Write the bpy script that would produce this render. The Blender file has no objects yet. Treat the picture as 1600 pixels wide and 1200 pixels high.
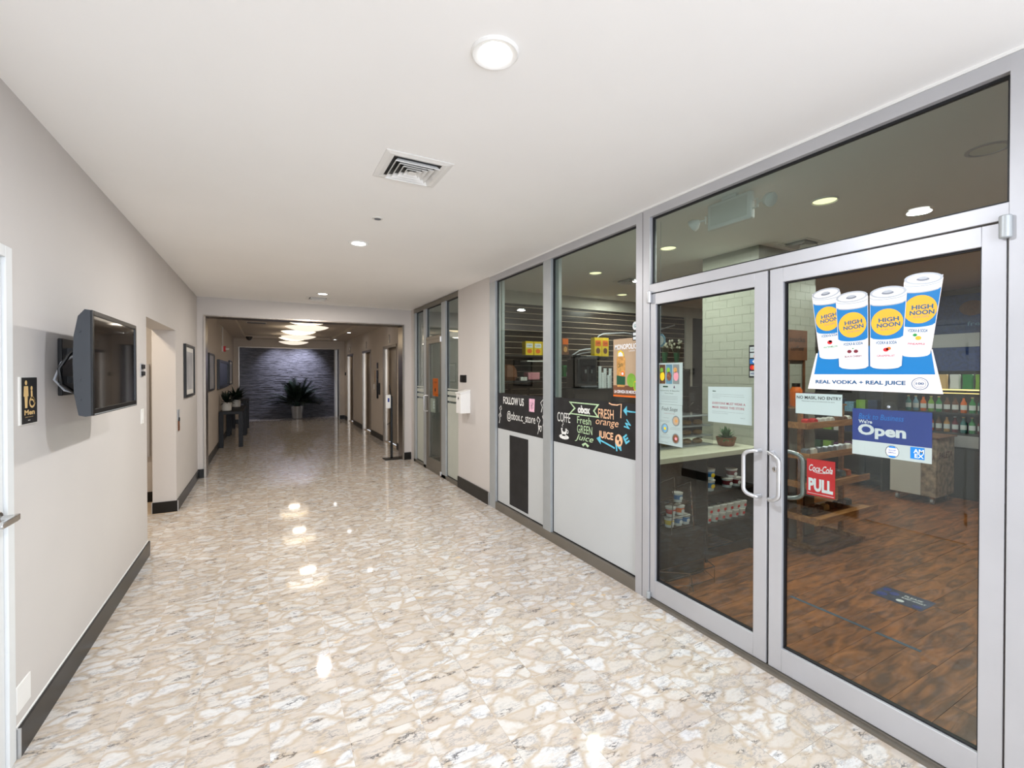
import bpy, math, random
from mathutils import Vector, Matrix
R = math.radians
rnd = random.Random(7)
SC = bpy.context.scene
COL = SC.collection

# ------------------------------------------------------------------ camera, world, exposure, large lights
H = 1.55
cam_d = bpy.data.cameras.new('camera'); cam = bpy.data.objects.new('camera', cam_d); COL.objects.link(cam)
cam.location = (0, 0, H)
cam.rotation_euler = (R(90 - 0.476), 0, R(-28.233))
cam_d.sensor_width = 36; cam_d.lens = 716.3 / 1600 * 36
cam_d.shift_y = -(600 - 589.1) / 1600
cam_d.clip_start = 0.05
SC.camera = cam
SC.view_settings.view_transform = 'Standard'; SC.view_settings.look = 'None'
SC.view_settings.gamma = 1; SC.view_settings.use_curve_mapping = False
SC.view_settings.exposure = 0.36
w = bpy.data.worlds.new('world'); SC.world = w; w.use_nodes = True
w.node_tree.nodes['Background'].inputs[0].default_value = (0.85, 0.9, 1, 1)
w.node_tree.nodes['Background'].inputs[1].default_value = 0.8
cy = SC.cycles
cy.max_bounces = 10; cy.diffuse_bounces = 5; cy.glossy_bounces = 4; cy.transmission_bounces = 6; cy.transparent_max_bounces = 16
cy.sample_clamp_indirect = 6; cy.caustics_reflective = False; cy.caustics_refractive = False

def lamp(kind, loc, energy, color=(1, 1, 1), size=0.1, size_y=None, rot=(0, 0, 0), spot=None, blend=0.6, shape='DISK', spread=None):
    d = bpy.data.lights.new('lamp', kind); d.energy = energy; d.color = color
    if kind == 'AREA':
        d.shape = shape; d.size = size
        if size_y: d.size_y = size_y
        if spread: d.spread = spread
    else: d.shadow_soft_size = size
    if kind == 'SPOT': d.spot_size = spot; d.spot_blend = blend
    o = bpy.data.objects.new('lamp', d); COL.objects.link(o); o.location = loc; o.rotation_euler = rot
    return o
NEU = (0.93, 0.985, 1.07); WARM = (1, 0.86, 0.70)
# daylight coming in through the glazed entrance behind the camera
lamp('AREA', (0.7, -2.9, 1.45), 112, (0.86, 0.95, 1.08), 3.0, 2.3, (R(90), 0, 0), shape='RECTANGLE')
W_L, W_R = -0.891, 2.31        # corridor walls
CE = 2.68                      # ceiling height
for yy, e, c in ((-1.25, 30, NEU), (1.46, 29, NEU), (4.15, 31, (1, .97, .94)), (7.03, 25, (1, .93, .86))):
    lamp('AREA', (0.716, yy, CE - 0.025), e, c, 0.13, rot=(0, 0, 0))
for yy in (9.95, 12.6, 14.9):
    lamp('AREA', (0.725, yy, 2.372), 3, WARM, 0.3)
for yy in (9.95, 12.66, 15.49):
    lamp('SPOT', (1.93, yy, 2.60), 11, (1, .9, .78), 0.03, spot=R(95))
lamp('SPOT', (1.15, 16.75, 2.62), 190, (0.74, 0.77, 1), 0.03, rot=(R(40), 0, R(4)), spot=R(85), blend=.9)
lamp('SPOT', (0.35, 16.75, 2.62), 110, (0.74, 0.77, 1), 0.03, rot=(R(38), 0, R(-6)), spot=R(85), blend=.9)
lamp('AREA', (0.7, 16.9, 2.64), 4, WARM, 0.3)
lamp('AREA', (-1.6, 5.6, 2.6), 16, (1, .85, .66), 0.25)
# shop downlights
for x_, y_ in ((3.265, 4.10), (3.195, 2.98), (3.22, 1.68), (4.39, 1.68), (4.504, 5.05), (6.4, 3.6), (6.4, 1.6)):
    lamp('AREA', (x_, y_, CE - 0.03), 17, (1, .985, .91), 0.14)
lamp('AREA', (3.6, 7.0, CE - 0.05), 16, (1, .95, .88), 0.3)

# ------------------------------------------------------------------ materials
def new_mat(name):
    m = bpy.data.materials.new(name); m.use_nodes = True
    nt = m.node_tree; b = nt.nodes['Principled BSDF']
    return m, nt, b
def N(nt, t, **kw):
    n = nt.nodes.new(t)
    for k, v in kw.items(): setattr(n, k, v)
    return n
def srgb(c):
    return tuple(((x / 255) / 12.92 if x / 255 <= .04045 else ((x / 255 + .055) / 1.055) ** 2.4) for x in c)
def mat(name, rgb, rough=0.5, metal=0.0, var=0.06, scale=8.0, bump=0.0, spec=0.5, emit=0, emit_rgb=None, coat=0, stretch=None):
    """procedural: colour varied by noise, optional bump"""
    m, nt, b = new_mat(name); c = srgb(rgb)
    tc = N(nt, 'ShaderNodeTexCoord'); mp = N(nt, 'ShaderNodeMapping'); nz = N(nt, 'ShaderNodeTexNoise')
    nt.links.new(tc.outputs['Object'], mp.inputs[0]); nt.links.new(mp.outputs[0], nz.inputs['Vector'])
    if stretch: mp.inputs['Scale'].default_value = stretch
    nz.inputs['Scale'].default_value = scale; nz.inputs['Detail'].default_value = 4
    rp = N(nt, 'ShaderNodeValToRGB')
    rp.color_ramp.elements[0].position = .3; rp.color_ramp.elements[1].position = .7
    rp.color_ramp.elements[0].color = (*[x * (1 - var) for x in c], 1)
    rp.color_ramp.elements[1].color = (*[min(1, x * (1 + var)) for x in c], 1)
    nt.links.new(nz.outputs[0], rp.inputs[0]); nt.links.new(rp.outputs[0], b.inputs['Base Color'])
    b.inputs['Roughness'].default_value = rough; b.inputs['Metallic'].default_value = metal
    b.inputs['Specular IOR Level'].default_value = spec; b.inputs['Coat Weight'].default_value = coat
    if bump:
        bp = N(nt, 'ShaderNodeBump'); bp.inputs['Strength'].default_value = bump; bp.inputs['Distance'].default_value = 0.005
        nt.links.new(nz.outputs[0], bp.inputs['Height']); nt.links.new(bp.outputs[0], b.inputs['Normal'])
    if emit:
        b.inputs['Emission Color'].default_value = (*srgb(emit_rgb or rgb), 1); b.inputs['Emission Strength'].default_value = emit
    return m
def glass_mat(name, tint, ior=1.5):
    """thin pane: Fresnel mirror over a clear tinted body, each surface counted"""
    m, nt, b = new_mat(name); nt.nodes.remove(b)
    out = nt.nodes['Material Output']
    tr = N(nt, 'ShaderNodeBsdfTransparent'); tr.inputs[0].default_value = (*tint, 1)
    gl = N(nt, 'ShaderNodeBsdfGlossy'); gl.inputs['Roughness'].default_value = 0.0
    ge = N(nt, 'ShaderNodeNewGeometry'); mth = N(nt, 'ShaderNodeMapRange')
    mth.inputs['To Min'].default_value = ior; mth.inputs['To Max'].default_value = 1 / ior
    nt.links.new(ge.outputs['Backfacing'], mth.inputs[0])
    fr = N(nt, 'ShaderNodeFresnel'); nt.links.new(mth.outputs[0], fr.inputs[0])
    mx = N(nt, 'ShaderNodeMixShader')
    nt.links.new(fr.outputs[0], mx.inputs[0]); nt.links.new(tr.outputs[0], mx.inputs[1]); nt.links.new(gl.outputs[0], mx.inputs[2])
    nt.links.new(mx.outputs[0], out.inputs[0])
    return m
def marble_mat():
    m, nt, b = new_mat('conglomerate_marble'); L = nt.links.new
    ge = N(nt, 'ShaderNodeNewGeometry')
    # per tile offset from the tile grid
    sep = N(nt, 'ShaderNodeSeparateXYZ'); L(ge.outputs['Position'], sep.inputs[0])
    def cell(sock, off, p):
        a = N(nt, 'ShaderNodeMath', operation='SUBTRACT'); L(sock, a.inputs[0]); a.inputs[1].default_value = off
        d = N(nt, 'ShaderNodeMath', operation='DIVIDE'); L(a.outputs[0], d.inputs[0]); d.inputs[1].default_value = p
        f = N(nt, 'ShaderNodeMath', operation='FLOOR'); L(d.outputs[0], f.inputs[0]); return f.outputs[0]
    cb = N(nt, 'ShaderNodeCombineXYZ'); L(cell(sep.outputs[0], TX0, TPX), cb.inputs[0]); L(cell(sep.outputs[1], TY0, TPY), cb.inputs[1])
    wn = N(nt, 'ShaderNodeTexWhiteNoise', noise_dimensions='3D'); L(cb.outputs[0], wn.inputs[0])
    sc = N(nt, 'ShaderNodeVectorMath', operation='MULTIPLY_ADD'); L(wn.outputs['Color'], sc.inputs[0]); sc.inputs[1].default_value = (9, 9, 9)
    L(ge.outputs['Position'], sc.inputs[2])
    base = sc.outputs[0]
    nz = N(nt, 'ShaderNodeTexNoise'); nz.inputs['Scale'].default_value = 11; nz.inputs['Detail'].default_value = 3; L(base, nz.inputs['Vector'])
    ds = N(nt, 'ShaderNodeVectorMath', operation='MULTIPLY_ADD'); L(nz.outputs['Color'], ds.inputs[0]); ds.inputs[1].default_value = (.11, .11, 0); L(base, ds.inputs[2])
    mp = N(nt, 'ShaderNodeMapping'); L(ds.outputs[0], mp.inputs[0]); mp.inputs['Rotation'].default_value = (0, 0, R(-18)); mp.inputs['Scale'].default_value = (7.5, 13, 1)
    ve = N(nt, 'ShaderNodeTexVoronoi', feature='DISTANCE_TO_EDGE', voronoi_dimensions='2D'); ve.inputs['Scale'].default_value = 1; L(mp.outputs[0], ve.inputs['Vector'])
    vc = N(nt, 'ShaderNodeTexVoronoi', feature='F1', voronoi_dimensions='2D'); vc.inputs['Scale'].default_value = 1; L(mp.outputs[0], vc.inputs['Vector'])
    scol = N(nt, 'ShaderNodeSeparateColor'); L(vc.outputs['Color'], scol.inputs[0])
    # clast colour: white to cream
    rp = N(nt, 'ShaderNodeValToRGB'); L(scol.outputs[0], rp.inputs[0]); e = rp.color_ramp.elements
    e[0].position = 0; e[0].color = (*srgb((216, 215, 214)), 1); e[1].position = 1; e[1].color = (*srgb((193, 181, 167)), 1)
    for p_, c_ in ((.3, (213, 210, 206)), (.5, (198, 187, 175)), (.65, (204, 194, 183)), (.8, (212, 208, 202))):
        q = rp.color_ramp.elements.new(p_); q.color = (*srgb(c_), 1)
    mask = N(nt, 'ShaderNodeMapRange', interpolation_type='SMOOTHSTEP'); L(ve.outputs['Distance'], mask.inputs[0]); mask.inputs['From Min'].default_value = .0; mask.inputs['From Max'].default_value = .22
    mx = N(nt, 'ShaderNodeMix', data_type='RGBA'); L(mask.outputs[0], mx.inputs[0]); mx.inputs[6].default_value = (*srgb((190, 175, 157)), 1); L(rp.outputs[0], mx.inputs[7])
    # streaky veins
    def vein(scale, thin, rot, area_lo, area_hi, areascale, col, prev, amount=1.0, stretch=(1, 2.6, 1)):
        mpv = N(nt, 'ShaderNodeMapping'); L(base, mpv.inputs[0]); mpv.inputs['Rotation'].default_value = (0, 0, R(rot)); mpv.inputs['Scale'].default_value = stretch
        a = N(nt, 'ShaderNodeTexNoise'); a.inputs['Scale'].default_value = scale; a.inputs['Detail'].default_value = 5; a.inputs['Roughness'].default_value = .65; L(mpv.outputs[0], a.inputs['Vector'])
        s = N(nt, 'ShaderNodeMath', operation='SUBTRACT'); L(a.outputs[0], s.inputs[0]); s.inputs[1].default_value = .5
        ab = N(nt, 'ShaderNodeMath', operation='ABSOLUTE'); L(s.outputs[0], ab.inputs[0])
        mr = N(nt, 'ShaderNodeMapRange'); L(ab.outputs[0], mr.inputs[0]); mr.inputs['From Min'].default_value = 0; mr.inputs['From Max'].default_value = thin; mr.inputs['To Min'].default_value = 1; mr.inputs['To Max'].default_value = 0
        g = N(nt, 'ShaderNodeTexNoise'); g.inputs['Scale'].default_value = areascale; g.inputs['Detail'].default_value = 2; L(mpv.outputs[0], g.inputs['Vector'])
        gm = N(nt, 'ShaderNodeMapRange'); L(g.outputs[0], gm.inputs[0]); gm.inputs['From Min'].default_value = area_lo; gm.inputs['From Max'].default_value = area_hi
        mu = N(nt, 'ShaderNodeMath', operation='MULTIPLY'); L(mr.outputs[0], mu.inputs[0]); L(gm.outputs[0], mu.inputs[1])
        m2 = N(nt, 'ShaderNodeMath', operation='MULTIPLY'); L(mu.outputs[0], m2.inputs[0]); m2.inputs[1].default_value = amount
        x = N(nt, 'ShaderNodeMix', data_type='RGBA'); L(m2.outputs[0], x.inputs[0]); L(prev, x.inputs[6]); x.inputs[7].default_value = (*srgb(col), 1)
        return x.outputs[2]
    c = vein(13, .06, 20, .3, .6, 5, (198, 184, 170), mx.outputs[2], .5)
    c = vein(18, .055, 12, .42, .60, 7, (132, 134, 140), c, .6)
    c = vein(18, .06, 12, .60, .67, 9, (46, 44, 48), c, .85)
    c = vein(24, .05, -40, .62, .68, 7, (80, 78, 80), c, .5)
    c = vein(9, .3, 10, .725, .76, 5, (226, 186, 118), c, .6)
    c = vein(14, .06, 40, .69, .74, 8, (160, 116, 92), c, .5)
    L(c, b.inputs['Base Color'])
    b.inputs['Roughness'].default_value = .05; b.inputs['Specular IOR Level'].default_value = .42
    return m
TX0, TPX, TY0, TPY = 0.008, 0.298, 0.78, 0.3047
def wood_mat(name, c1, c2, rough=.4, scale=(1.2, 9, 9), bands=3.0):
    m, nt, b = new_mat(name); L = nt.links.new
    tc = N(nt, 'ShaderNodeNewGeometry'); oi = N(nt, 'ShaderNodeObjectInfo')
    ad = N(nt, 'ShaderNodeVectorMath', operation='MULTIPLY_ADD'); cbx = N(nt, 'ShaderNodeCombineXYZ')
    for i in range(3): L(oi.outputs['Random'], cbx.inputs[i])
    L(cbx.outputs[0], ad.inputs[0]); ad.inputs[1].default_value = (7, 7, 7); L(tc.outputs['Position'], ad.inputs[2])
    mp = N(nt, 'ShaderNodeMapping'); L(ad.outputs[0], mp.inputs[0]); mp.inputs['Scale'].default_value = scale
    nz = N(nt, 'ShaderNodeTexNoise'); nz.inputs['Scale'].default_value = bands; nz.inputs['Detail'].default_value = 6; nz.inputs['Distortion'].default_value = 1.2; L(mp.outputs[0], nz.inputs['Vector'])
    rp = N(nt, 'ShaderNodeValToRGB'); L(nz.outputs[0], rp.inputs[0])
    rp.color_ramp.elements[0].position = .35; rp.color_ramp.elements[1].position = .68
    rp.color_ramp.elements[0].color = (*srgb(c1), 1); rp.color_ramp.elements[1].color = (*srgb(c2), 1)
    L(rp.outputs[0], b.inputs['Base Color']); b.inputs['Roughness'].default_value = rough
    return m
def brushed(name, rgb, rough=.28):
    return mat(name, rgb, rough, 1.0, var=.12, scale=3, stretch=(40, 40, 1))

M = {}
def mk(k, *a, **kw): M[k] = mat(k, *a, **kw)
M['marble'] = marble_mat()
mk('grout', (206, 188, 166), .6)
mk('wall', (203, 198, 194), .75, var=.015, scale=2, bump=.06)
mk('wall_lobby', (200, 190, 180), .7, var=.02, scale=2)
mk('ceiling', (247, 246, 244), .85, var=.01, scale=2)
mk('base_black', (28, 26, 23), .3, var=.3, scale=5, spec=.3)
mk('white', (236, 235, 232), .5, var=.02)
mk('offwhite', (222, 220, 214), .5, var=.03)
mk('door_paint', (222, 224, 224), .45, var=.015)
mk('alu', (190, 190, 193), .42, .35, var=.04, scale=3)
mk('alu_dark', (128, 122, 112), .4, .5, var=.06, scale=3)
mk('alu_side', (172, 176, 177), .42, .3, var=.04)
mk('gasket', (14, 15, 20), .5)
mk('panel_gray', (194, 197, 197), .5, var=.02, scale=2)
mk('chalkboard', (24, 24, 26), .55, var=.5, scale=9)
mk('handle_alu', (205, 206, 208), .28, .75, var=.03)
mk('chrome', (200, 200, 200), .12, 1.0, var=.03)
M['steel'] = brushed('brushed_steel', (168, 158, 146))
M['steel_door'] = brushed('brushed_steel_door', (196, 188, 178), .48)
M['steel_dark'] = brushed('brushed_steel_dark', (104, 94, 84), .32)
M['glass'] = glass_mat('window_glass', (0.765, 0.82, 0.795), 1.58)
M['clear'] = glass_mat('clear_plastic', (0.93, 0.94, 0.94), 1.35)
mk('frosted', (186, 190, 180), .5, var=.02)
mk('black', (9, 9, 10), .35, var=.2)
mk('black_gloss', (9, 9, 10), .06, var=.1, coat=.6)
mk('charcoal', (46, 49, 54), .35, var=.08)
mk('dark_gray', (58, 56, 54), .5, var=.12)
mk('slat', (40, 29, 24), .35, var=.18, scale=4, stretch=(1, 6, 20))
mk('slat_trim', (196, 176, 154), .5, 0)
mk('stone', (80, 79, 84), .7, var=.75, scale=5, bump=.5, stretch=(1.2, 1, 16))
mk('stone_base', (20, 20, 24), .9)
mk('leaf', (34, 62, 34), .45, var=.4, scale=12)
mk('leaf_dark', (20, 36, 24), .45, var=.4, scale=12)
mk('leaf_bright', (58, 104, 56), .5, var=.4, scale=20)
mk('pot_silver', (160, 158, 156), .35, .3)
mk('pot_white', (226, 221, 210), .5)
mk('terracotta', (132, 78, 48), .7)
mk('soil', (40, 30, 24), .9)
mk('espresso', (14, 13, 14), .45, var=.2, spec=.3)
M['wood'] = wood_mat('rack_oak', (150, 96, 52), (196, 140, 88), .5)
M['shopfloor'] = wood_mat('shop_floor_wood', (92, 54, 28), (178, 110, 60), .35, scale=(1.3, 6, 1), bands=2.6)
mk('shop_joint', (40, 24, 16), .7)
mk('shop_wall', (120, 112, 104), .8, var=.03)
mk('shop_soffit', (190, 186, 176), .8)
mk('tile', (176, 176, 164), .3, var=.05, scale=3)
mk('tile_grout', (166, 166, 154), .8)
mk('counter', (206, 204, 184), .35, var=.04)
mk('carcass', (32, 28, 27), .6, var=.15)
mk('hn_blue', (0, 118, 184), .45, var=.02); mk('hn_orange', (255, 178, 44), .45, var=.05); mk('hn_white', (238, 238, 240), .4, var=.02)
mk('hn_teal', (0, 92, 128), .45); mk('print_silver', (178, 182, 188), .35, .3); mk('print_silver_dark', (128, 132, 142), .35, .3); mk('poster_white', (238, 228, 224), .45, var=.01)
mk('royal', (42, 66, 148), .4, var=.08, scale=3); mk('sky_blue', (22, 130, 220), .45); mk('paper', (232, 238, 240), .6, var=.01); mk('amex', (18, 126, 206), .4)
mk('red', (214, 28, 36), .45, var=.04); mk('dark_red', (120, 22, 40), .5); mk('green', (30, 140, 60), .5); mk('dark_green', (18, 78, 50), .5); mk('yellow', (238, 204, 30), .5, var=.05)
mk('orange', (236, 112, 30), .5); mk('lime', (130, 180, 60), .5, var=.2); mk('purple', (96, 40, 96), .5); mk('pink', (226, 150, 160), .5); mk('brown', (112, 70, 44), .6, var=.2)
mk('text_black', (28, 28, 30), .6); mk('text_gray', (110, 112, 116), .6); mk('text_blue', (0, 84, 130), .5); mk('text_red', (190, 60, 84), .6)
mk('chalk_white', (226, 226, 222), .8, var=.25, scale=60); mk('chalk_pink', (224, 176, 196), .8, var=.2, scale=60); mk('chalk_green', (186, 214, 170), .8, var=.2, scale=60)
mk('chalk_orange', (236, 186, 146), .8, var=.2, scale=60); mk('chalk_blue', (98, 190, 214), .8, var=.2, scale=60)
mk('gold', (226, 190, 130), .5); mk('beige', (186, 160, 130), .6, var=.05); mk('photo_sky', (120, 168, 196), .5, var=.3, scale=40); mk('photo_brown', (120, 76, 50), .5, var=.5, scale=60)
mk('art_blue', (44, 60, 92), .3, var=.5, scale=2, stretch=(1, 1, 10)); mk('art_gray', (176, 176, 178), .4, var=.3, scale=3)
mk('bread', (204, 150, 80), .7, var=.3, scale=30); mk('bluecard', (40, 62, 120), .5, var=.4, scale=30); mk('teal', (60, 130, 130), .4)
mk('lens', (255, 255, 255), .5, emit=14); mk('lens_shop', (255, 250, 200), .5, emit=1.6, emit_rgb=(255, 246, 190)); mk('bowl', (255, 246, 228), .5, emit=.72, emit_rgb=(255, 243, 226))
mk('strip_light', (255, 220, 150), .5, emit=2.2, emit_rgb=(255, 206, 130))
mk('reflector', (225, 225, 215), .3, .0)
mk('floral', (170, 150, 130), .6, var=.6, scale=16)
mk('tape', (60, 84, 106), .6)

# ------------------------------------------------------------------ mesh building
def wloc(o):
    v = Vector((0, 0, 0))
    while o: v += o.location; o = o.parent
    return v
class MB:
    def __init__(s): s.v = []; s.f = []; s.X = None
    def add(s, vs, fs):
        b = len(s.v)
        if s.X is not None: vs = [tuple(s.X @ Vector(v)) for v in vs]
        s.v += [tuple(v) for v in vs]; s.f += [tuple(i + b for i in f) for f in fs]; return s
    def box(s, x0, x1, y0, y1, z0, z1):
        x0, x1 = sorted((x0, x1)); y0, y1 = sorted((y0, y1)); z0, z1 = sorted((z0, z1))
        return s.add([(x0, y0, z0), (x1, y0, z0), (x1, y1, z0), (x0, y1, z0), (x0, y0, z1), (x1, y0, z1), (x1, y1, z1), (x0, y1, z1)],
                     [(0, 3, 2, 1), (4, 5, 6, 7), (0, 1, 5, 4), (1, 2, 6, 5), (2, 3, 7, 6), (3, 0, 4, 7)])
    def prism(s, pts, O, U, V, Nn, t):
        """polygon pts (u,v) at O + uU + vV, extruded t along N"""
        O, U, V, Nn = map(Vector, (O, U, V, Nn)); n = len(pts)
        a = [O + U * p[0] + V * p[1] for p in pts]; b = [q + Nn * t for q in a]
        fl = (U.cross(V)).dot(Nn) * t > 0
        fs = [tuple(range(n))[::-1] if fl else tuple(range(n)), tuple(range(n, 2 * n)) if fl else tuple(range(n, 2 * n))[::-1]]
        for i in range(n):
            j = (i + 1) % n; q = (i, j, n + j, n + i); fs.append(q if fl else q[::-1])
        area = sum(pts[i][0] * pts[(i + 1) % n][1] - pts[(i + 1) % n][0] * pts[i][1] for i in range(n))
        if area < 0: fs = [f[::-1] for f in fs]
        return s.add(a + b, fs)
    def lathe(s, prof, c=(0, 0, 0), axis='z', n=20, caps=True):
        vs, fs = [], []; c = Vector(c)
        for r, h in prof:
            for i in range(n):
                a = 2 * math.pi * i / n; p = (r * math.cos(a), r * math.sin(a), h)
                if axis == 'x': p = (h, p[0], p[1])
                elif axis == 'y': p = (p[1], h, p[0])
                vs.append(c + Vector(p))
        k = len(prof)
        for j in range(k - 1):
            for i in range(n):
                i2 = (i + 1) % n; fs.append((j * n + i, j * n + i2, (j + 1) * n + i2, (j + 1) * n + i))
        if caps: fs.append(tuple(range(n))[::-1]); fs.append(tuple((k - 1) * n + i for i in range(n)))
        return s.add(vs, fs)
    def cyl(s, r, h0, h1, c=(0, 0, 0), axis='z', n=20): return s.lathe([(r, h0), (r, h1)], c, axis, n)
    def tube(s, pts, r, n=8, closed=False):
        pts = [Vector(p) for p in pts]; vs, fs = [], []; m = len(pts)
        up = None
        for i, p in enumerate(pts):
            a = pts[i - 1] if (i > 0 or closed) else p; b = pts[(i + 1) % m] if (i < m - 1 or closed) else p
            t = (b - a).normalized()
            if up is None: up = Vector((0, 0, 1)) if abs(t.z) < .9 else Vector((1, 0, 0))
            x = t.cross(up); x = x.normalized() if x.length > 1e-6 else t.orthogonal().normalized(); y = x.cross(t).normalized(); up = y
            for k in range(n):
                an = 2 * math.pi * k / n; vs.append(p + x * (r * math.cos(an)) + y * (r * math.sin(an)))
        for i in range(m if closed else m - 1):
            j = (i + 1) % m
            for k in range(n):
                k2 = (k + 1) % n; fs.append((i * n + k, i * n + k2, j * n + k2, j * n + k))
        if not closed: fs.append(tuple(range(n))[::-1]); fs.append(tuple((m - 1) * n + k for k in range(n)))
        return s.add(vs, fs)
    def build(s, name, m, parent=None, bevel=0, smooth=True, kind=None, label=None, cat=None, group=None, seg=2):
        me = bpy.data.meshes.new(name)
        if parent: o0 = wloc(parent)
        else:
            xs, ys, zs = zip(*s.v); o0 = Vector(((min(xs) + max(xs)) / 2, (min(ys) + max(ys)) / 2, min(zs)))
        me.from_pydata([tuple(Vector(v) - o0) for v in s.v], [], s.f); me.update()
        me.materials.append(M[m] if isinstance(m, str) else m)
        if smooth: me.shade_smooth(); me.set_sharp_from_angle(angle=R(35))
        o = bpy.data.objects.new(name, me); COL.objects.link(o)
        if parent: o.parent = parent
        else: o.location = o0
        if bevel:
            bm = o.modifiers.new('bevel', 'BEVEL'); bm.width = bevel; bm.segments = seg; bm.limit_method = 'ANGLE'
        tag(o, label, cat, group, kind)
        return o
def tag(o, label=None, cat=None, group=None, kind=None):
    if label: o['label'] = label
    if cat: o['category'] = cat
    if group: o['group'] = group
    if kind: o['kind'] = kind
    return o
def thing(name, label, cat, loc=(0, 0, 0), group=None, kind=None):
    o = bpy.data.objects.new(name, None); COL.objects.link(o); o.location = loc; o.empty_display_size = .05
    return tag(o, label, cat, group, kind)
def struct(name, m, mb, **kw): return mb.build(name, m, kind='structure', smooth=False, **kw)
def box(name, m, x0, x1, y0, y1, z0, z1, parent=None, **kw): return MB().box(x0, x1, y0, y1, z0, z1).build(name, m, parent, **kw)
def copy_tree(o, parent=None, loc=None):
    c = o.copy(); COL.objects.link(c)
    if parent: c.parent = parent
    if loc is not None: c.location = loc
    for ch in [k for k in o.children]: copy_tree(ch, c)
    return c
_glyph = {}
def text_mesh(s, bold=0.0, shear=0.0):
    k = (s, bold, shear)
    if k not in _glyph:
        cu = bpy.data.curves.new('lettering', 'FONT'); cu.body = s; cu.size = 1; cu.offset = bold; cu.shear = shear; cu.resolution_u = 3
        cu.space_line = 1.0
        o = bpy.data.objects.new('lettering', cu); COL.objects.link(o); bpy.context.view_layer.update()
        dg = bpy.context.evaluated_depsgraph_get(); me = bpy.data.meshes.new_from_object(o.evaluated_get(dg))
        vs = [tuple(v.co) for v in me.vertices]; fs = [tuple(p.vertices) for p in me.polygons]
        bpy.data.objects.remove(o); bpy.data.curves.remove(cu); bpy.data.meshes.remove(me)
        _glyph[k] = (vs, fs)
    return _glyph[k]
class Print:
    """flat print on a sheet: local (u,v) metres, N points out of the sheet"""
    def __init__(s, parent, O, U, V, Nn, step=0.0006): s.p = parent; s.O, s.U, s.V, s.N = map(Vector, (O, U, V, Nn)); s.st = step
    def poly(s, name, pts, m, layer=1, t=None, **kw):
        mb = MB(); mb.prism(pts, s.O + s.N * (s.st * (layer - 1)), s.U, s.V, s.N, t or s.st)
        return mb.build(name, m, s.p, smooth=False, **kw)
    def rect(s, name, u0, u1, v0, v1, m, layer=1, **kw): return s.poly(name, [(u0, v0), (u1, v0), (u1, v1), (u0, v1)], m, layer, **kw)
    def ell(s, name, u, v, a, b, m, layer=1, n=28, rot=0, **kw):
        return s.poly(name, [(u + a * math.cos(t) * math.cos(rot) - b * math.sin(t) * math.sin(rot), v + a * math.cos(t) * math.sin(rot) + b * math.sin(t) * math.cos(rot)) for t in [2 * math.pi * i / n for i in range(n)]], m, layer, **kw)
    def ring(s, name, u, v, a, b, wd, m, layer=1, n=28):
        mb = MB(); o = s.O + s.N * (s.st * layer); vs = []; fs = []
        for i in range(n):
            t = 2 * math.pi * i / n
            for k in (1, 0): vs.append(o + s.U * (u + (a - wd * (1 - k)) * math.cos(t)) + s.V * (v + (b - wd * (1 - k)) * math.sin(t)))
        for i in range(n): j = (i + 1) % n; fs.append((2 * i, 2 * j, 2 * j + 1, 2 * i + 1))
        return mb.add(vs, fs).build(name, m, s.p, smooth=False)
    def text(s, body, u, v, h, m, w=None, layer=1, bold=0.0, shear=0.0, rot=0, align='l', name='lettering', slope=0.0):
        vs, fs = text_mesh(body, bold, shear)
        if not vs: return None
        x0 = min(p[0] for p in vs); x1 = max(p[0] for p in vs); y0 = min(p[1] for p in vs); y1 = max(p[1] for p in vs)
        sy = h / (y1 - y0); sx = w / (x1 - x0) if w else sy
        W_ = (x1 - x0) * sx; off = 0 if align == 'l' else -W_ / 2
        c, sn = math.cos(rot), math.sin(rot); o = s.O + s.N * (s.st * layer + 0.0001)
        out = []
        for p in vs:
            a = (p[0] - x0) * sx + off; b = (p[1] - y0) * sy + slope * ((p[0] - x0) * sx)
            out.append(o + s.U * (u + a * c - b * sn) + s.V * (v + a * sn + b * c))
        return MB().add(out, fs).build(name, m, s.p, smooth=False)
    def stroke(s, name, pts, wd, m, layer=1):
        """hand drawn line of width wd as one flat strip"""
        mb = MB(); o = s.O + s.N * (s.st * layer); vs = []; fs = []; n = len(pts)
        for i, p in enumerate(pts):
            a = pts[max(0, i - 1)]; b = pts[min(n - 1, i + 1)]; dx, dy = b[0] - a[0], b[1] - a[1]; l = math.hypot(dx, dy) or 1; nx, ny = -dy / l * wd / 2, dx / l * wd / 2
            for q in (1, -1): vs.append(o + s.U * (p[0] + q * nx) + s.V * (p[1] + q * ny))
        for i in range(n - 1): fs.append((2 * i, 2 * i + 1, 2 * i + 3, 2 * i + 2))
        return mb.add(vs, fs).build(name, m, s.p, smooth=False)
GX = 2.334     # corridor face of the shop glazing
def sheet(name, label, cat, u0, y_left, z_bot, wd, ht, m, x=GX, corners=None, group=None):
    """a sheet on the glass facing the corridor; print axes: u runs right (-y), v up"""
    t = thing(name, label, cat, (x, y_left - wd / 2, z_bot), group)
    P = Print(t, (x - .0004, y_left, z_bot), (0, -1, 0), (0, 0, 1), (-1, 0, 0))
    P.poly('sheet', corners or [(0, 0), (wd, 0), (wd, ht), (0, ht)], m, 1, .0006)
    return t, P

# ================================================================== STRUCTURE
YB = -2.5
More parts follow.
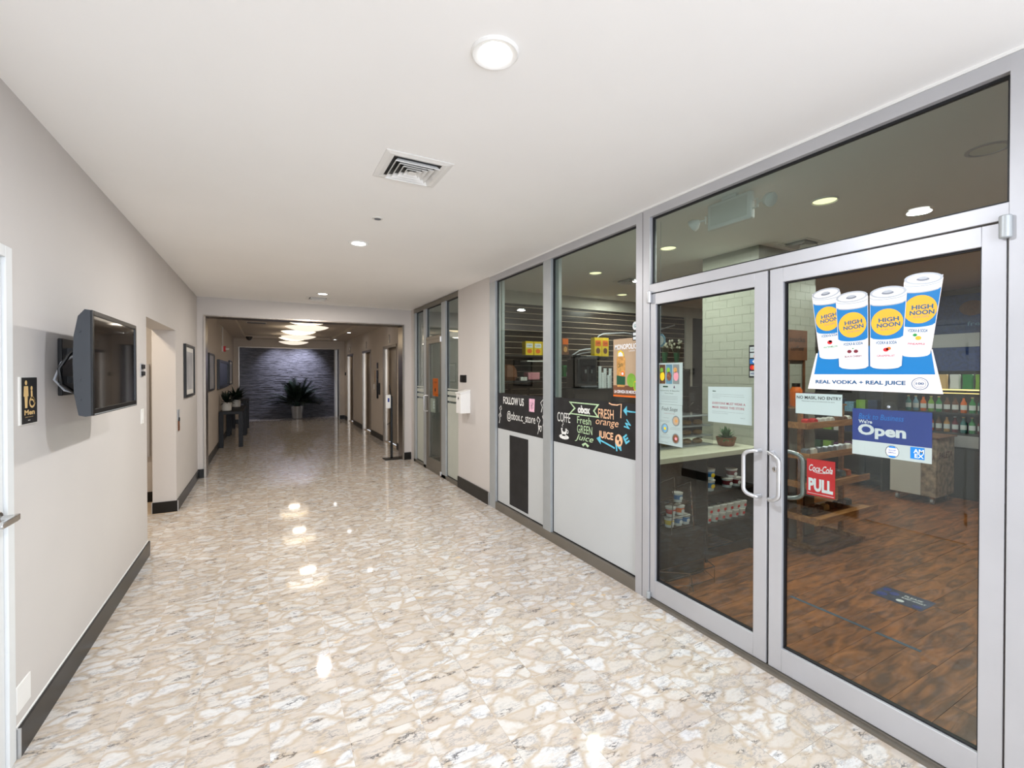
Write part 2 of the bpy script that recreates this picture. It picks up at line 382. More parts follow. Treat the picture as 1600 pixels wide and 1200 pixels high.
# floors -------------------------------------------------------------
fl = struct('floor', 'grout', MB().box(-1.115, 2.45, YB, 8.5, -.06, -.0012).box(-1.6, 2.45, 8.5, 18.2, -.06, -.0012).box(-3, -1.115, 4.6, 7.0, -.06, -.0012))
def tile_box(mb, x0, x1, y0, y1, g=.0007): mb.box(x0 + g, x1 - g, y0 + g, y1 - g, -.001, 0)
shared = {}
nt_ = 0; field = MB()
ix0 = -12
for j in range(-11, 58):
    for i in range(ix0, 9):
        x0, x1 = TX0 + i * TPX, TX0 + (i + 1) * TPX; y0, y1 = TY0 + j * TPY, TY0 + (j + 1) * TPY
        ym = (y0 + y1) / 2
        lo, hi = (W_L - .0, 2.33) if ym < 8.2 else (-.87, 2.36)
        if 4.886 < ym < 6.32: lo = -2.9
        elif 6.32 < ym < 6.9: lo = W_L
        if ym > 16.4: lo, hi = -1.6, 2.45
        a, b = max(x0, lo), min(x1, hi); y1 = min(y1, 18.0)
        if b - a < .02 or y1 - y0 < .02: continue
        if 0 <= j < 27 and a > -.9:
            mb = MB(); tile_box(mb, a, b, y0, y1)
            key = (round(b - a, 4), round(y1 - y0, 4))
            o = bpy.data.objects.new('marble_tile', shared[key]) if key in shared else None
            if o is None:
                o = mb.build('marble_tile', 'marble', fl, smooth=False)
                # centre the mesh so alike tiles can share it
                c = Vector((a, y0, 0)); me = o.data; base = o.location.copy()
                d = c - wloc(fl)
                for v in me.vertices: v.co -= d
                o.location = d; shared[key] = me
            else:
                COL.objects.link(o); o.parent = fl; o.location = Vector((a, y0, 0)) - wloc(fl)
            nt_ += 1
        else: tile_box(field, a, b, y0, y1)
field.build('marble_tile_field', 'marble', fl, smooth=False, kind='stuff')

fs = struct('floor_shop', 'shop_joint', MB().box(2.33, 8.3, YB, 5.55, -.06, -.004))
cnt = 0; rest = MB()
for j in range(-8, 30):
    y0 = .90 + .1595 * j
    if y0 + .16 > 5.53: break
    off = (j * .47) % 1.25
    x = 2.345 - off
    while x < 8.2:
        a, b = max(x, 2.37), min(x + 1.25, 8.2)
        if b - a > .02:
            if y0 < 5 and a < 7.3: MB().box(a + .001, b - .001, y0 + .001, y0 + .1585, -.004, 0).build('plank', 'shopfloor', fs, smooth=False); cnt += 1
            else: rest.box(a + .001, b - .001, y0 + .001, y0 + .1585, -.004, 0)
        x += 1.25
rest.build('plank_field', 'shopfloor', fs, smooth=False, kind='stuff')
struct('floor_office', 'dark_gray', MB().box(2.33, 5.1, 5.66, 8.2, -.06, -.001))
# ceilings -----------------------------------------------------------
struct('ceiling', 'ceiling', MB().box(W_L - .25, 2.46, YB, 8.42, CE, CE + .08))
struct('ceiling_shop', 'ceiling', MB().box(2.46, 8.3, YB, 5.6, CE, CE + .08))
struct('ceiling_office', 'ceiling', MB().box(2.46, 5.2, 5.6, 8.3, CE, CE + .08))
struct('ceiling_lobby', 'wall_lobby', MB().box(-.9, -.54, 8.42, 16.5, 2.62, 2.76).box(1.844, 2.4, 8.42, 16.5, 2.62, 2.76).box(-.54, 1.844, 8.42, 9.0, 2.62, 2.76)
       .box(-.54, 1.844, 15.9, 16.5, 2.62, 2.76).box(-.54, 1.844, 9.0, 15.9, 2.69, 2.76))
struct('ceiling_hall', 'wall_lobby', MB().box(-2.2, 3.2, 16.45, 18.2, 2.68, 2.76))
struct('ceiling_alcove', 'ceiling', MB().box(-3.1, -1.10, 4.6, 7.0, 2.66, 2.74))
# left wall ----------------------------------------------------------
D0, D1, DT = 1.66, 2.53, 2.045
struct('wall_left', 'wall', MB().box(W_L - .2, W_L, YB, D0, 0, CE).box(W_L - .2, W_L, D0, D1, DT, CE).box(W_L - .2, W_L, D1, 4.886, 0, CE)
       .box(W_L - .215, W_L, 4.886, 6.32, 2.03, CE).box(W_L - .215, W_L, 6.32, 8.5, 0, CE)
       .box(-3.1, W_L - .2, 4.6, 4.68, 0, CE))
struct('wall_alcove', 'wall', MB().box(-3.1, -1.1, 6.93, 7.03, 0, 2.66).box(-3.1, -3.0, 4.6, 7.0, 0, 2.66))
bl = struct('baseboard_left', 'base_black', MB().box(W_L, W_L + .016, 2.555, 4.896, 0, .12))
box('end_cap', 'handle_alu', W_L, W_L + .017, 2.549, 2.555, 0, .12, bl); box('end_cap', 'handle_alu', W_L, W_L + .017, 4.896, 4.902, 0, .12, bl)
box('top_bead', 'white', W_L, W_L + .005, 2.555, 4.896, .12, .126, bl)
bl = struct('baseboard_left', 'base_black', MB().box(W_L, W_L + .016, YB, 1.60, 0, .12))
bl = struct('baseboard_left', 'base_black', MB().box(W_L, W_L + .016, 6.31, 8.14, 0, .12).box(W_L - .215, W_L + .016, 6.304, 6.32, 0, .12))
box('end_cap', 'handle_alu', W_L + .012, W_L + .019, 6.299, 6.306, 0, .122, bl); box('end_cap', 'handle_alu', W_L - .222, W_L - .215, 6.3, 6.33, 0, .122, bl)
struct('baseboard_alcove', 'base_black', MB().box(-3.0, -1.107, 6.914, 6.93, 0, .12))
# glazed notice panel in the alcove
nf = thing('wall_cabinet', 'pale metal framed glazed notice panel on the alcove wall, seen through the left opening', 'cabinet', (-1.35, 6.93, .55))
MB().box(-1.62, -1.235, 6.90, 6.93, .55, 1.66).build('backing', 'offwhite', nf)
for a in ((-1.62, -1.59, .55, 1.66), (-1.262, -1.232, .55, 1.66), (-1.59, -1.262, .55, .58), (-1.59, -1.262, 1.63, 1.66)): box('frame_bar', 'alu', a[0], a[1], 6.885, 6.90, a[2], a[3], nf)
box('pane', 'clear', -1.59, -1.262, 6.892, 6.896, .58, 1.63, nf)
# left door (restroom) -----------------------------------------------
d3 = struct('door_3', 'door_paint', MB().box(W_L - .05, W_L - .006, 1.70, 2.488, .008, 1.995))
box('door_frame', 'door_paint', W_L - .09, W_L + .006, 2.492, 2.545, 0, 2.045, d3, bevel=.002)
box('door_frame', 'door_paint', W_L - .09, W_L + .006, 1.645, 1.696, 0, 2.045, d3, bevel=.002)
box('door_frame', 'door_paint', W_L - .09, W_L + .006, 1.696, 2.492, 1.999, 2.045, d3, bevel=.002)
for z in (.23, 1.05, 1.77): box('hinge', 'black', W_L - .008, W_L + .008, 1.686, 1.706, z - .055, z + .055, d3, bevel=.003)
mb = MB(); mb.lathe([(.027, 0), (.027, .012), (.022, .016), (.012, .018), (.012, .055)], (W_L - .006, 2.43, 1.0), 'x', 24)
mb.build('lever_rose', 'chrome', d3)
mb = MB(); X0 = W_L + .05
mb.prism([(0, -.011), (.02, -.014), (.13, -.012), (.135, -.004), (.13, .010), (.02, .012), (0, .012)], (X0 - .008, 2.445, 1.0), (0, -1, 0), (0, 0, 1), (1, 0, 0), .016)
mb.build('door_lever', 'chrome', d3, bevel=.003)
struct('wall_restroom', 'wall', MB().box(-1.6, -1.5, 1.4, 2.8, 0, 2.5))
# portal wall, front ---------------------------------------------------
PL, PR, PT = -.785, 2.15, 2.39
struct('wall_front', 'wall', MB().box(-1.2, PL - .012, 8.14, 8.42, 0, CE).box(PR + .012, 2.46, 8.14, 8.42, 0, CE).box(PL - .012, PR + .012, 8.14, 8.42, PT + .012, CE))
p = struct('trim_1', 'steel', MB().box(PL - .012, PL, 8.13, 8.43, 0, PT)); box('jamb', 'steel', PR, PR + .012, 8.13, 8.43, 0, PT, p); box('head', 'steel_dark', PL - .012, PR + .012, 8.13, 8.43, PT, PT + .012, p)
box('edge_strip', 'steel', PL - .026, PL - .012, 8.128, 8.14, 0, PT + .026, p); box('edge_strip', 'steel', PR + .012, PR + .026, 8.128, 8.14, 0, PT + .026, p); box('edge_strip', 'steel', PL - .012, PR + .012, 8.128, 8.14, PT + .012, PT + .026, p)
struct('baseboard_front', 'base_black', MB().box(W_L, PL - .026, 8.124, 8.14, 0, .13).box(PR + .026, 2.30, 8.124, 8.14, 0, .13))
# right wall -----------------------------------------------------------
struct('wall_right', 'wall', MB().box(W_R, 2.46, 4.845, 5.852, 0, CE).box(W_R, 2.46, YB, .44, 0, CE).box(W_R, 2.46, 7.955, 8.14, 0, CE))
br = struct('baseboard_right', 'base_black', MB().box(W_R - .015, W_R, 4.86, 5.848, 0, .15)); box('end_cap', 'handle_alu', W_R - .018, W_R, 4.848, 4.86, 0, .152, br)
struct('wall_entrance', 'wall', MB().box(W_L - .2, W_L + .05, YB - .1, YB, 0, CE).box(2.25, 2.46, YB - .1, YB, 0, CE).box(W_L, 2.3, YB - .1, YB, 2.55, CE))
struct('trim_2', 'alu', MB().box(W_L + .05, W_L + .11, YB - .08, YB - .02, 0, 2.55).box(2.19, 2.25, YB - .08, YB - .02, 0, 2.55).box(.62, .70, YB - .08, YB - .02, 0, 2.55).box(W_L + .11, 2.19, YB - .08, YB - .02, 2.10, 2.16))
# shop walls
struct('wall_back', 'shop_wall', MB().box(8.2, 8.3, YB, 5.6, 0, CE))
struct('wall_shop_end', 'shop_wall', MB().box(2.46, 8.3, YB - .1, YB, 0, CE))

# ------------------------------------------------------------------ shop glazing
FX0, FX1 = 2.302, 2.366
def member(n, y0, y1, z0, z1, m='alu', x0=FX0, x1=FX1, **kw): return struct('trim_%d' % n, m, MB().box(x0, x1, y0, y1, z0, z1), bevel=.0015, **kw)
member(3, 2.44, 4.842, 2.60, 2.668); member(3, .595, 2.31, 2.61, 2.668)
struct('trim_4', 'white', MB().box(2.300, 2.36, .44, 4.85, 2.668, 2.68))
member(5, 4.692, 4.842, 0, 2.60, 'alu_side'); member(6, 3.54, 3.67, .085, 2.60, 'alu_side')
mm = member(7, 2.31, 2.44, 0, 2.668); box('joint_line', 'gasket', FX0 - .0012, FX0 + .001, 2.372, 2.3745, 0, 2.66, mm, smooth=False)
member(8, .44, .597, 0, 2.668)
member(9, 2.44, 3.54, 0, .085, 'alu_dark'); member(9, 3.54, 4.692, 0, .085, 'alu_dark')
mm = struct('trim_10', 'alu_dark', MB().box(FX0 - .02, FX1 + .04, .597, 2.31, 0, .014).box(FX0 - .004, FX1 + .02, .597, 2.31, .014, .024))
mm = member(11, .597, 2.31, 2.092, 2.152)
def glazing(n, y0, y1, z0, z1, xg=GX, g=.012, m='glass', gk='gasket', name='window'):
    """pane with black gaskets on its four edges"""
    o = struct('%s_%d' % (name, n), m, MB().box(xg, xg + .006, y0, y1, z0, z1))
    for a in ((y0, y0 + g, z0, z1), (y1 - g, y1, z0, z1), (y0 + g, y1 - g, z0, z0 + g), (y0 + g, y1 - g, z1 - g, z1)):
        box('gasket', gk, xg - .004, xg + .012, *a, o, smooth=False)
    return o
w1 = glazing(1, 3.67, 4.692, .085, 2.60); w2 = glazing(2, 2.44, 3.54, .085, 2.60); w3 = glazing(3, .597, 2.31, 2.152, 2.61)
# opaque film panels at the foot of the windows
for wv, a, b in ((w1, 3.682, 4.68), (w2, 2.452, 3.528)): box('foot_panel', 'panel_gray', GX - .003, GX - .0005, a, b, .097, .925, wv)
# inner frame returns seen through the glass
for a, b in ((4.60, 4.692), (3.47, 3.54)): box('inner_stop', 'alu_side', GX + .012, FX1 + .01, a, a + .03 if a > 4.5 else b, 1.33, 2.60, w1 if a > 4.5 else w2)
# ------------------------------------------------------------------ the two shop door leaves
def leaf(n, y0, y1, gy0, gy1):
    z0, z1, gz0, gz1 = .028, 2.085, .147, 2.012; x0, x1 = 2.306, 2.352
    o = struct('door_%d' % n, 'glass', MB().box(GX - .002, GX + .004, gy0 - .01, gy1 + .01, gz0 - .01, gz1 + .01))
    box('stile', 'alu', x0, x1, y0, gy0, z0, z1, o, bevel=.0015); box('stile', 'alu', x0, x1, gy1, y1, z0, z1, o, bevel=.0015)
    box('bottom_rail', 'alu', x0, x1, gy0, gy1, z0, gz0, o, bevel=.0015); box('top_rail', 'alu', x0, x1, gy0, gy1, gz1, z1, o, bevel=.0015)
    g = .007
    for a in ((gy0, gy0 + g, gz0, gz1), (gy1 - g, gy1, gz0, gz1), (gy0, gy1, gz0, gz0 + g), (gy0, gy1, gz1 - g, gz1)): box('gasket', 'gasket', GX - .012, GX + .008, *a, o, smooth=False)
    return o
dl = leaf(1, 1.479, 2.303, 1.552, 2.258); dr = leaf(2, .603, 1.466, .668, 1.398)
struct('trim_12', 'gasket', MB().box(2.32, 2.345, 1.467, 1.478, .03, 2.085))
def pull(o, ya, sgn, side=-1):
    """offset tubular pull: feet on the stile, grip set off sideways"""
    xs = 2.306 if side < 0 else 2.352; d = side * .052; zt, zb = 1.142, .902; off = sgn * .062
    pts = [(xs, ya, zt), (xs + d * .7, ya, zt)]
    for k in range(7):
        a = k / 6 * math.pi / 2; pts.append((xs + d * (.7 + .3 * min(1, k / 3)), ya + off * math.sin(a), zt - .038 * (1 - math.cos(a))))
    for k in range(6, -1, -1):
        a = k / 6 * math.pi / 2; pts.append((xs + d * (.7 + .3 * min(1, k / 3)), ya + off * math.sin(a), zb + .038 * (1 - math.cos(a))))
    pts += [(xs + d * .7, ya, zb), (xs, ya, zb)]
    MB().tube(pts, .0105, 12).build('pull_handle', 'handle_alu', o)
pull(dl, 1.513, 1); pull(dr, 1.445, -1); pull(dr, 1.425, -1.2, 1); pull(dl, 1.51, .9, 1)
mb = MB().lathe([(.014, 0), (.014, -.004), (.011, -.006)], (2.306, 1.434, 1.055), 'x', 20); lk = mb.build('lock_cylinder', 'chrome', dr)
box('keyhole', 'black', 2.2985, 2.3, 1.4325, 1.4355, 1.048, 1.062, lk)
box('lock_plate', 'alu', 2.3045, 2.306, 1.405, 1.452, .93, 1.12, dr)
for (o, yy) in ((dl, 2.303), (dr, .603)):
    MB().cyl(.017, 2.025, 2.105, (2.292, yy, 0)).build('top_pivot', 'alu_side' if o is dr else 'handle_alu', o, bevel=.004)
    MB().cyl(.015, .018, .062, (2.292, yy, 0)).build('bottom_pivot', 'alu_side', o, bevel=.003)
box('floor_bolt_mark', 'sky_blue', 2.3045, 2.306, .622, .634, .04, .052, dr)
# ------------------------------------------------------------------ far office glazing
a0 = 'alu_side'
member(13, 5.852, 7.955, 2.60, 2.668, 'alu_dark'); member(14, 7.85, 7.955, 0, 2.60, a0); member(15, 7.262, 7.392, 0, 2.60, a0); member(16, 6.335, 6.515, 0, 2.60, a0)
member(17, 5.852, 7.955, 0, .05, 'alu_dark'); member(18, 6.515, 7.262, 2.08, 2.13, 'alu_dark')
w4 = glazing(4, 7.392, 7.85, .05, 2.60); w5 = glazing(5, 5.852, 6.335, .05, 2.60); w6 = glazing(6, 6.515, 7.262, 2.13, 2.60)
for wv, a, b in ((w4, 7.404, 7.838), (w5, 5.864, 6.323)):
    for z0, z1 in ((.062, 1.12), (1.15, 1.205), (1.235, 1.29), (1.31, 1.33)): box('frosted_band', 'frosted', GX - .002, GX - .0004, a, b, z0, z1, wv, smooth=False)
o = struct('door_4', 'glass', MB().box(GX - .002, GX + .004, 6.575, 7.135, .2, 2.02)); 
for a in ((6.52, 6.58, .03, 2.078), (7.13, 7.258, .03, 2.078), (6.58, 7.13, .03, .2), (6.58, 7.13, 2.02, 2.078)): box('rail', 'alu_dark', 2.306, 2.352, *a, o, bevel=.001)
pts = [(2.306, 7.16, 1.19), (2.256, 7.19, 1.19), (2.25, 7.2, 1.18), (2.25, 7.2, .95), (2.256, 7.19, .94), (2.306, 7.16, .94)]
MB().tube(pts, .010, 8).build('pull_handle', 'handle_alu', o); MB().cyl(.018, 2.02, 2.10, (2.295, 6.52, 0)).build('top_pivot', 'handle_alu', o); MB().cyl(.018, .02, .08, (2.295, 6.52, 0)).build('bottom_pivot', 'handle_alu', o)
struct('wall_office', 'wall', MB().box(5.0, 5.1, 5.6, 8.2, 0, CE).box(2.46, 5.0, 8.1, 8.2, 0, CE))
struct('wall_office_partition', 'shop_wall', MB().box(3.4, 3.5, 5.8, 8.1, 0, .95))

# ------------------------------------------------------------------ lobby shell
LW, RW, EY = -.87, 2.35, 16.35
struct('wall_lobby_left', 'wall_lobby', MB().box(LW - .1, LW, 8.42, EY + .1, 0, 2.76))
ele = [(9.345, 10.52), (11.95, 13.05), (14.6, 15.66)]
mb = MB(); yy = 8.42
for a, b in ele: mb.box(RW, RW + .2, yy, a - .02, 0, 2.76); mb.box(RW, RW + .2, a - .02, b + .02, 2.115, 2.76); yy = b + .02
mb.box(RW, RW + .2, yy, EY + .1, 0, 2.76); struct('wall_lobby_right', 'wall_lobby', mb)
mb = MB(); yy = 8.43
for a, b in ele: mb.box(RW - .015, RW, yy, a - .02, 0, .13); yy = b + .02
mb.box(RW - .015, RW, yy, EY, 0, .13); struct('baseboard_lobby_right', 'base_black', mb)
struct('baseboard_lobby_left', 'base_black', MB().box(LW, LW + .015, 8.43, EY, 0, .13).box(LW, -.73, EY - .015, EY, 0, .13).box(2.19, RW, EY - .015, EY, 0, .13))
EL, ER, ET = -.715, 2.165, 2.34
struct('wall_lobby_end', 'wall_lobby', MB().box(LW - .1, EL - .01, EY, EY + .2, 0, 2.76).box(ER + .01, RW + .2, EY, EY + .2, 0, 2.76).box(EL - .01, ER + .01, EY, EY + .2, ET + .01, 2.76))
p = struct('trim_19', 'steel', MB().box(EL - .01, EL, EY - .01, EY + .21, 0, ET)); box('jamb', 'steel', ER, ER + .01, EY - .01, EY + .21, 0, ET, p); box('head', 'steel_dark', EL - .01, ER + .01, EY - .01, EY + .21, ET, ET + .01, p)
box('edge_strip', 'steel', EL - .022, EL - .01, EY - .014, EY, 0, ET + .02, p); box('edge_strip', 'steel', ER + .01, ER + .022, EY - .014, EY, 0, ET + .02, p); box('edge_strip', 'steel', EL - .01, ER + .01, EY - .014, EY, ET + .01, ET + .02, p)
for n, (a, b) in enumerate(ele):
    o = struct('door_%d' % (5 + n), 'steel_door', MB().box(RW + .13, RW + .16, a + .03, b - .03, 0, 2.1))
    mb = MB(); T = 2.115
    # curved stainless reveals
    for s, y0 in ((1, b), (-1, a)):
        pr = [(-.012, .02), (-.012, 0)] + [(-.012 + .142 * math.sin(t), -.05 * (1 - math.cos(t))) for t in [k / 6 * math.pi / 2 for k in range(1, 7)]] + [(.13, .02)]
        MB().prism([(q[0], q[1] * s) for q in pr], (RW, y0, 0), (1, 0, 0), (0, 1, 0), (0, 0, 1), T - .02).build('door_jamb', 'steel', o)
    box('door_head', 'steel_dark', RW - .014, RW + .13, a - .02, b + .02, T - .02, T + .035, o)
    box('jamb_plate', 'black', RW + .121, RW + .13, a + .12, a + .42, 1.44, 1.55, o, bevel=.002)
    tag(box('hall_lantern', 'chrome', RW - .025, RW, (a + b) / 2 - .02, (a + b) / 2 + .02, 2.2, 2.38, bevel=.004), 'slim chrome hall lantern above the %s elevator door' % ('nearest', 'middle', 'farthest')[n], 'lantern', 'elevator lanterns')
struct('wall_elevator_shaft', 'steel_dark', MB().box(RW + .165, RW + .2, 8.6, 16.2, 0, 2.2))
# hall behind with ledger-stone wall
sw = struct('wall_stone', 'stone_base', MB().box(-2.3, 3.4, 17.66, 17.75, 0, 2.7))
mb = MB(); z = 0.0
while z < 2.5:
    h = rnd.choice((.022, .03, .038)); x = -2.2 - rnd.random() * .3
    while x < 3.3:
        l = rnd.uniform(.18, .5); mb.box(x, x + l - .003, 17.62 - rnd.uniform(0, .022), 17.66, z, z + h - .0025); x += l
    z += h
mb.build('ledger_stone', 'stone', sw, smooth=False, kind='stuff')
struct('wall_hall_side', 'wall_lobby', MB().box(3.3, 3.4, 16.4, 17.7, 0, 2.7).box(-2.3, -2.2, 16.4, 17.7, 0, 2.7))
tag(box('end_post', 'offwhite', 2.17, 2.24, 17.3, 17.6, 0, 2.4), 'white post at the right end of the dark stone wall', 'post', kind='structure')

# ================================================================== CORRIDOR OBJECTS
def downlight(x, y, z, label, group=None, r=.085, lens='lens', rim='white', cat='light', sunk=.0, lr=.056):
    t = thing('ceiling_light', label, cat, (x, y, z), group)
    MB().lathe([(r, 0), (r, -.004), (r - .006, -.010), (lr + .006, -.007), (lr, -.003), (lr, .0)], (x, y, z), 'z', 36, caps=False).build('trim_ring', rim, t)
    MB().cyl(lr, -.004, -.001, (x, y, z), 'z', 32).build('lens', lens, t)
    return t
for yy, lb in ((1.46, 'large round recessed ceiling light with white ring, nearest in the corridor'), (4.15, 'round recessed corridor light beyond the square ceiling vent'), (7.03, 'farthest corridor ceiling light, beside the small vent near the steel portal')):
    downlight(.716, yy, CE, lb, 'corridor ceiling lights')
for x_, y_, lb in ((3.265, 4.10, 'yellowish shop ceiling light seen through the second window'), (3.195, 2.98, 'yellowish shop ceiling light above the left door leaf, seen through the transom'),
                   (3.22, 1.68, 'largest yellowish shop ceiling light in the middle of the transom glass'), (4.39, 1.68, 'yellow shop ceiling light half hidden by the transom bar'), (4.504, 5.05, 'small bright ceiling light near the slatted wall of the shop')):
    downlight(x_, y_, CE, lb, 'shop ceiling lights', r=.078, lens='lens_shop', lr=.066)
t = thing('ceiling_light', 'unlit mirrored recessed ceiling light at the right end of the transom glass', 'light', (3.21, .91, CE))
MB().lathe([(.085, 0), (.085, -.004), (.07, -.006), (.066, -.002), (.064, 0)], (3.21, .91, CE), 'z', 32, caps=False).build('trim_ring', 'alu', t)
MB().cyl(.066, -.003, -.001, (3.21, .91, CE), 'z', 28).build('reflector', 'reflector', t)
for y_, lb in ((9.95, 'small lobby ceiling spotlight by the nearest elevator'), (12.66, 'small lobby ceiling spotlight above the middle elevator'), (15.49, 'small lobby ceiling spotlight by the farthest elevator')):
    downlight(1.93, y_, 2.62, lb, 'lobby spotlights', r=.07, lr=.05)
# square ceiling diffusers
def vent(x0, x1, y0, y1, label, rings=4, z=CE, m='white'):
    t = thing('air_vent', label, 'vent', ((x0 + x1) / 2, (y0 + y1) / 2, z)); cx, cy_ = (x0 + x1) / 2, (y0 + y1) / 2; hw, hh = (x1 - x0) / 2, (y1 - y0) / 2
    def ringmesh(a0, b0, z0, a1, b1, z1):
        vs = [(cx + sx * a, cy_ + sy * b, zz) for a, b, zz in ((a0, b0, z0), (a1, b1, z1), (a1, b1, z1 + .003), (a0, b0, z0 + .003)) for sx, sy in ((-1, -1), (1, -1), (1, 1), (-1, 1))]
        fs = [(i * 4 + k, i * 4 + (k + 1) % 4, ((i + 1) % 4) * 4 + (k + 1) % 4, ((i + 1) % 4) * 4 + k) for i in range(4) for k in range(4)]
        return MB().add(vs, fs)
    MB().box(cx - hw * .9, cx + hw * .9, cy_ - hh * .9, cy_ + hh * .9, z - .003, z - .001).build('dark_throat', 'black', t, smooth=False)
    ringmesh(hw, hh, z - .004, hw * .86, hh * .86, z - .008).build('frame', m, t, smooth=False)
    ringmesh(hw * .86, hh * .86, z - .009, hw * .72, hh * .72, z - .004).build('frame', m, t, smooth=False)
    for k in range(rings):
        s0 = .68 - k * .15; ringmesh(hw * s0, hh * s0, z - .026 + k * .001, hw * (s0 - .09), hh * (s0 - .09), z - .006).build('louver', m, t, smooth=False)
    MB().add([(cx - hw * .12, cy_ - hh * .12, z - .022), (cx + hw * .12, cy_ - hh * .12, z - .022), (cx + hw * .12, cy_ + hh * .12, z - .022), (cx - hw * .12, cy_ + hh * .12, z - .022), (cx, cy_, z - .008)], [(0, 1, 4), (1, 2, 4), (2, 3, 4), (3, 0, 4), (3, 2, 1, 0)]).build('centre_cone', m, t, smooth=False)
    return t
vent(.54, .90, 2.335, 2.69, 'white square louvred air vent in the middle of the corridor ceiling')
vent(.53, .86, 7.35, 7.65, 'smaller ceiling vent near the steel portal, beyond the farthest corridor light', 3)
vent(3.95, 4.25, 2.2, 2.45, 'dim ceiling vent inside the shop beside the tiled column', 3, m='offwhite')
vent(3.75, 4.1, 4.1, 4.4, 'ceiling vent inside the shop seen through the second window', 3, m='offwhite')
t = thing('lobby_vent', 'dark slot vent in the lobby ceiling left of the dish lamps', 'vent', (-.18, 11.8, 2.69)); box('slot', 'black', -.36, 0, 11.72, 11.88, 2.672, 2.682, t); box('frame', 'offwhite', -.38, .02, 11.70, 11.90, 2.682, 2.69, t)
t = thing('sprinkler_cover', 'small round sprinkler cover plate on the corridor ceiling', 'sprinkler', (.722, 3.417, CE)); MB().lathe([(.038, 0), (.038, -.003), (.034, -.006), (0.001, -.007)], (.722, 3.417, CE), 'z', 24).build('cover_disc', 'offwhite', t)
MB().lathe([(.024, 0), (.024, -.0075)], (.722, 3.417, CE), 'z', 24).build('shadow_ring', 'print_silver_dark', t)
t = thing('security_camera', 'black dome security camera on the lobby ceiling', 'camera', (-.43, 15.5, 2.62)); MB().lathe([(.09, 0), (.09, -.03), (.085, -.03)], (-.43, 15.5, 2.62), 'z', 20).build('mount_ring', 'black', t); MB().lathe([(.08, -.03), (.07, -.07), (.04, -.10), (.001, -.11)], (-.43, 15.5, 2.62), 'z', 20).build('dome', 'black_gloss', t)

# television on its wall bracket --------------------------------------
t = thing('television', 'flat black television on a wall bracket, screen facing the corridor', 'television', (-.891, 3.14, 1.36))
xs, ya, yb, za, zb = -.70, 2.745, 3.545, 1.355, 1.838
mb = MB(); prof = [(xs - .002, za), (xs - .002, zb), (xs - .022, zb + .002), (xs - .045, zb - .03), (xs - .060, zb - .12), (xs - .064, (za + zb) / 2), (xs - .060, za + .10), (xs - .045, za + .004), (xs - .022, za - .002)]
mb.prism([(p_[0], p_[1]) for p_ in prof], (0, ya, 0), (1, 0, 0), (0, 0, 1), (0, 1, 0), yb - ya); mb.build('casing', 'charcoal', t)
box('screen', 'black_gloss', xs - .002, xs + .001, ya + .022, yb - .02, za + .03, zb - .022, t, smooth=False)
for a in ((ya, ya + .022, za, zb), (yb - .02, yb, za, zb), (ya + .022, yb - .02, za, za + .03), (ya + .022, yb - .02, zb - .022, zb)): box('bezel', 'black', xs - .002, xs + .006, *a, t, bevel=.001)
box('bottom_trim', 'alu_side', xs + .0055, xs + .007, ya + .02, yb - .02, za + .004, za + .008, t)
br_ = box('wall_bracket', 'black', -.889, -.872, 3.0, 3.2, 1.44, 1.72, t, bevel=.003)
for z in (1.50, 1.64): box('bracket_arm', 'black', -.875, -.755, 3.06, 3.10, z, z + .035, br_); 
box('bracket_plate', 'black', -.775, -.757, 2.80, 3.22, 1.46, 1.72, br_)
MB().tube([(-.762, 2.86, 1.68), (-.80, 2.84, 1.64), (-.83, 2.82, 1.57), (-.825, 2.83, 1.50), (-.79, 2.86, 1.46), (-.763, 2.90, 1.45)], .008, 8).build('power_cable', 'black', t)
MB().tube([(-.762, 2.90, 1.66), (-.84, 2.88, 1.60), (-.86, 2.86, 1.52), (-.83, 2.88, 1.47), (-.763, 2.95, 1.44)], .005, 8).build('signal_cable', 'print_silver', t)
for z in (1.43, 1.52, 1.74): MB().cyl(.006, 0, -.003, (xs - .04, ya, z), 'y', 10).build('side_screw', 'charcoal', t)
# restroom sign ---------------------------------------------------------
t = thing('restroom_sign', 'black restroom sign with tan man and wheelchair figures by the left door', 'sign', (W_L, 2.68, 1.335))
MB().box(W_L, W_L + .006, 2.598, 2.758, 1.335, 1.535).build('backing_plate', 'offwhite', t)
P = Print(t, (W_L + .0062, 2.612, 1.338), (0, 1, 0), (0, 0, 1), (1, 0, 0), .001); P.rect('sign_face', 0, .142, 0, .194, 'text_black', 1)
P.ell('figure_head', .037, .172, .009, .010, 'gold', 2); P.poly('figure_body', [(.020, .158), (.054, .158), (.058, .115), (.050, .115), (.046, .066), (.028, .066), (.025, .115), (.016, .115)], 'gold', 2)
P.ell('figure_head', .088, .148, .008, .009, 'gold', 2); P.ring('wheel', .092, .088, .028, .024, .009, 'gold', 2); P.poly('figure_body', [(.082, .138), (.094, .138), (.098, .108), (.112, .104), (.124, .082), (.116, .078), (.102, .094), (.084, .096)], 'gold', 2)
P.text('Men', .022, .036, .022, 'gold', w=.095, layer=1, bold=.03); P.text('..........', .03, .026, .003, 'gold', w=.07); P.text('---', .055, .012, .003, 'offwhite', w=.02)
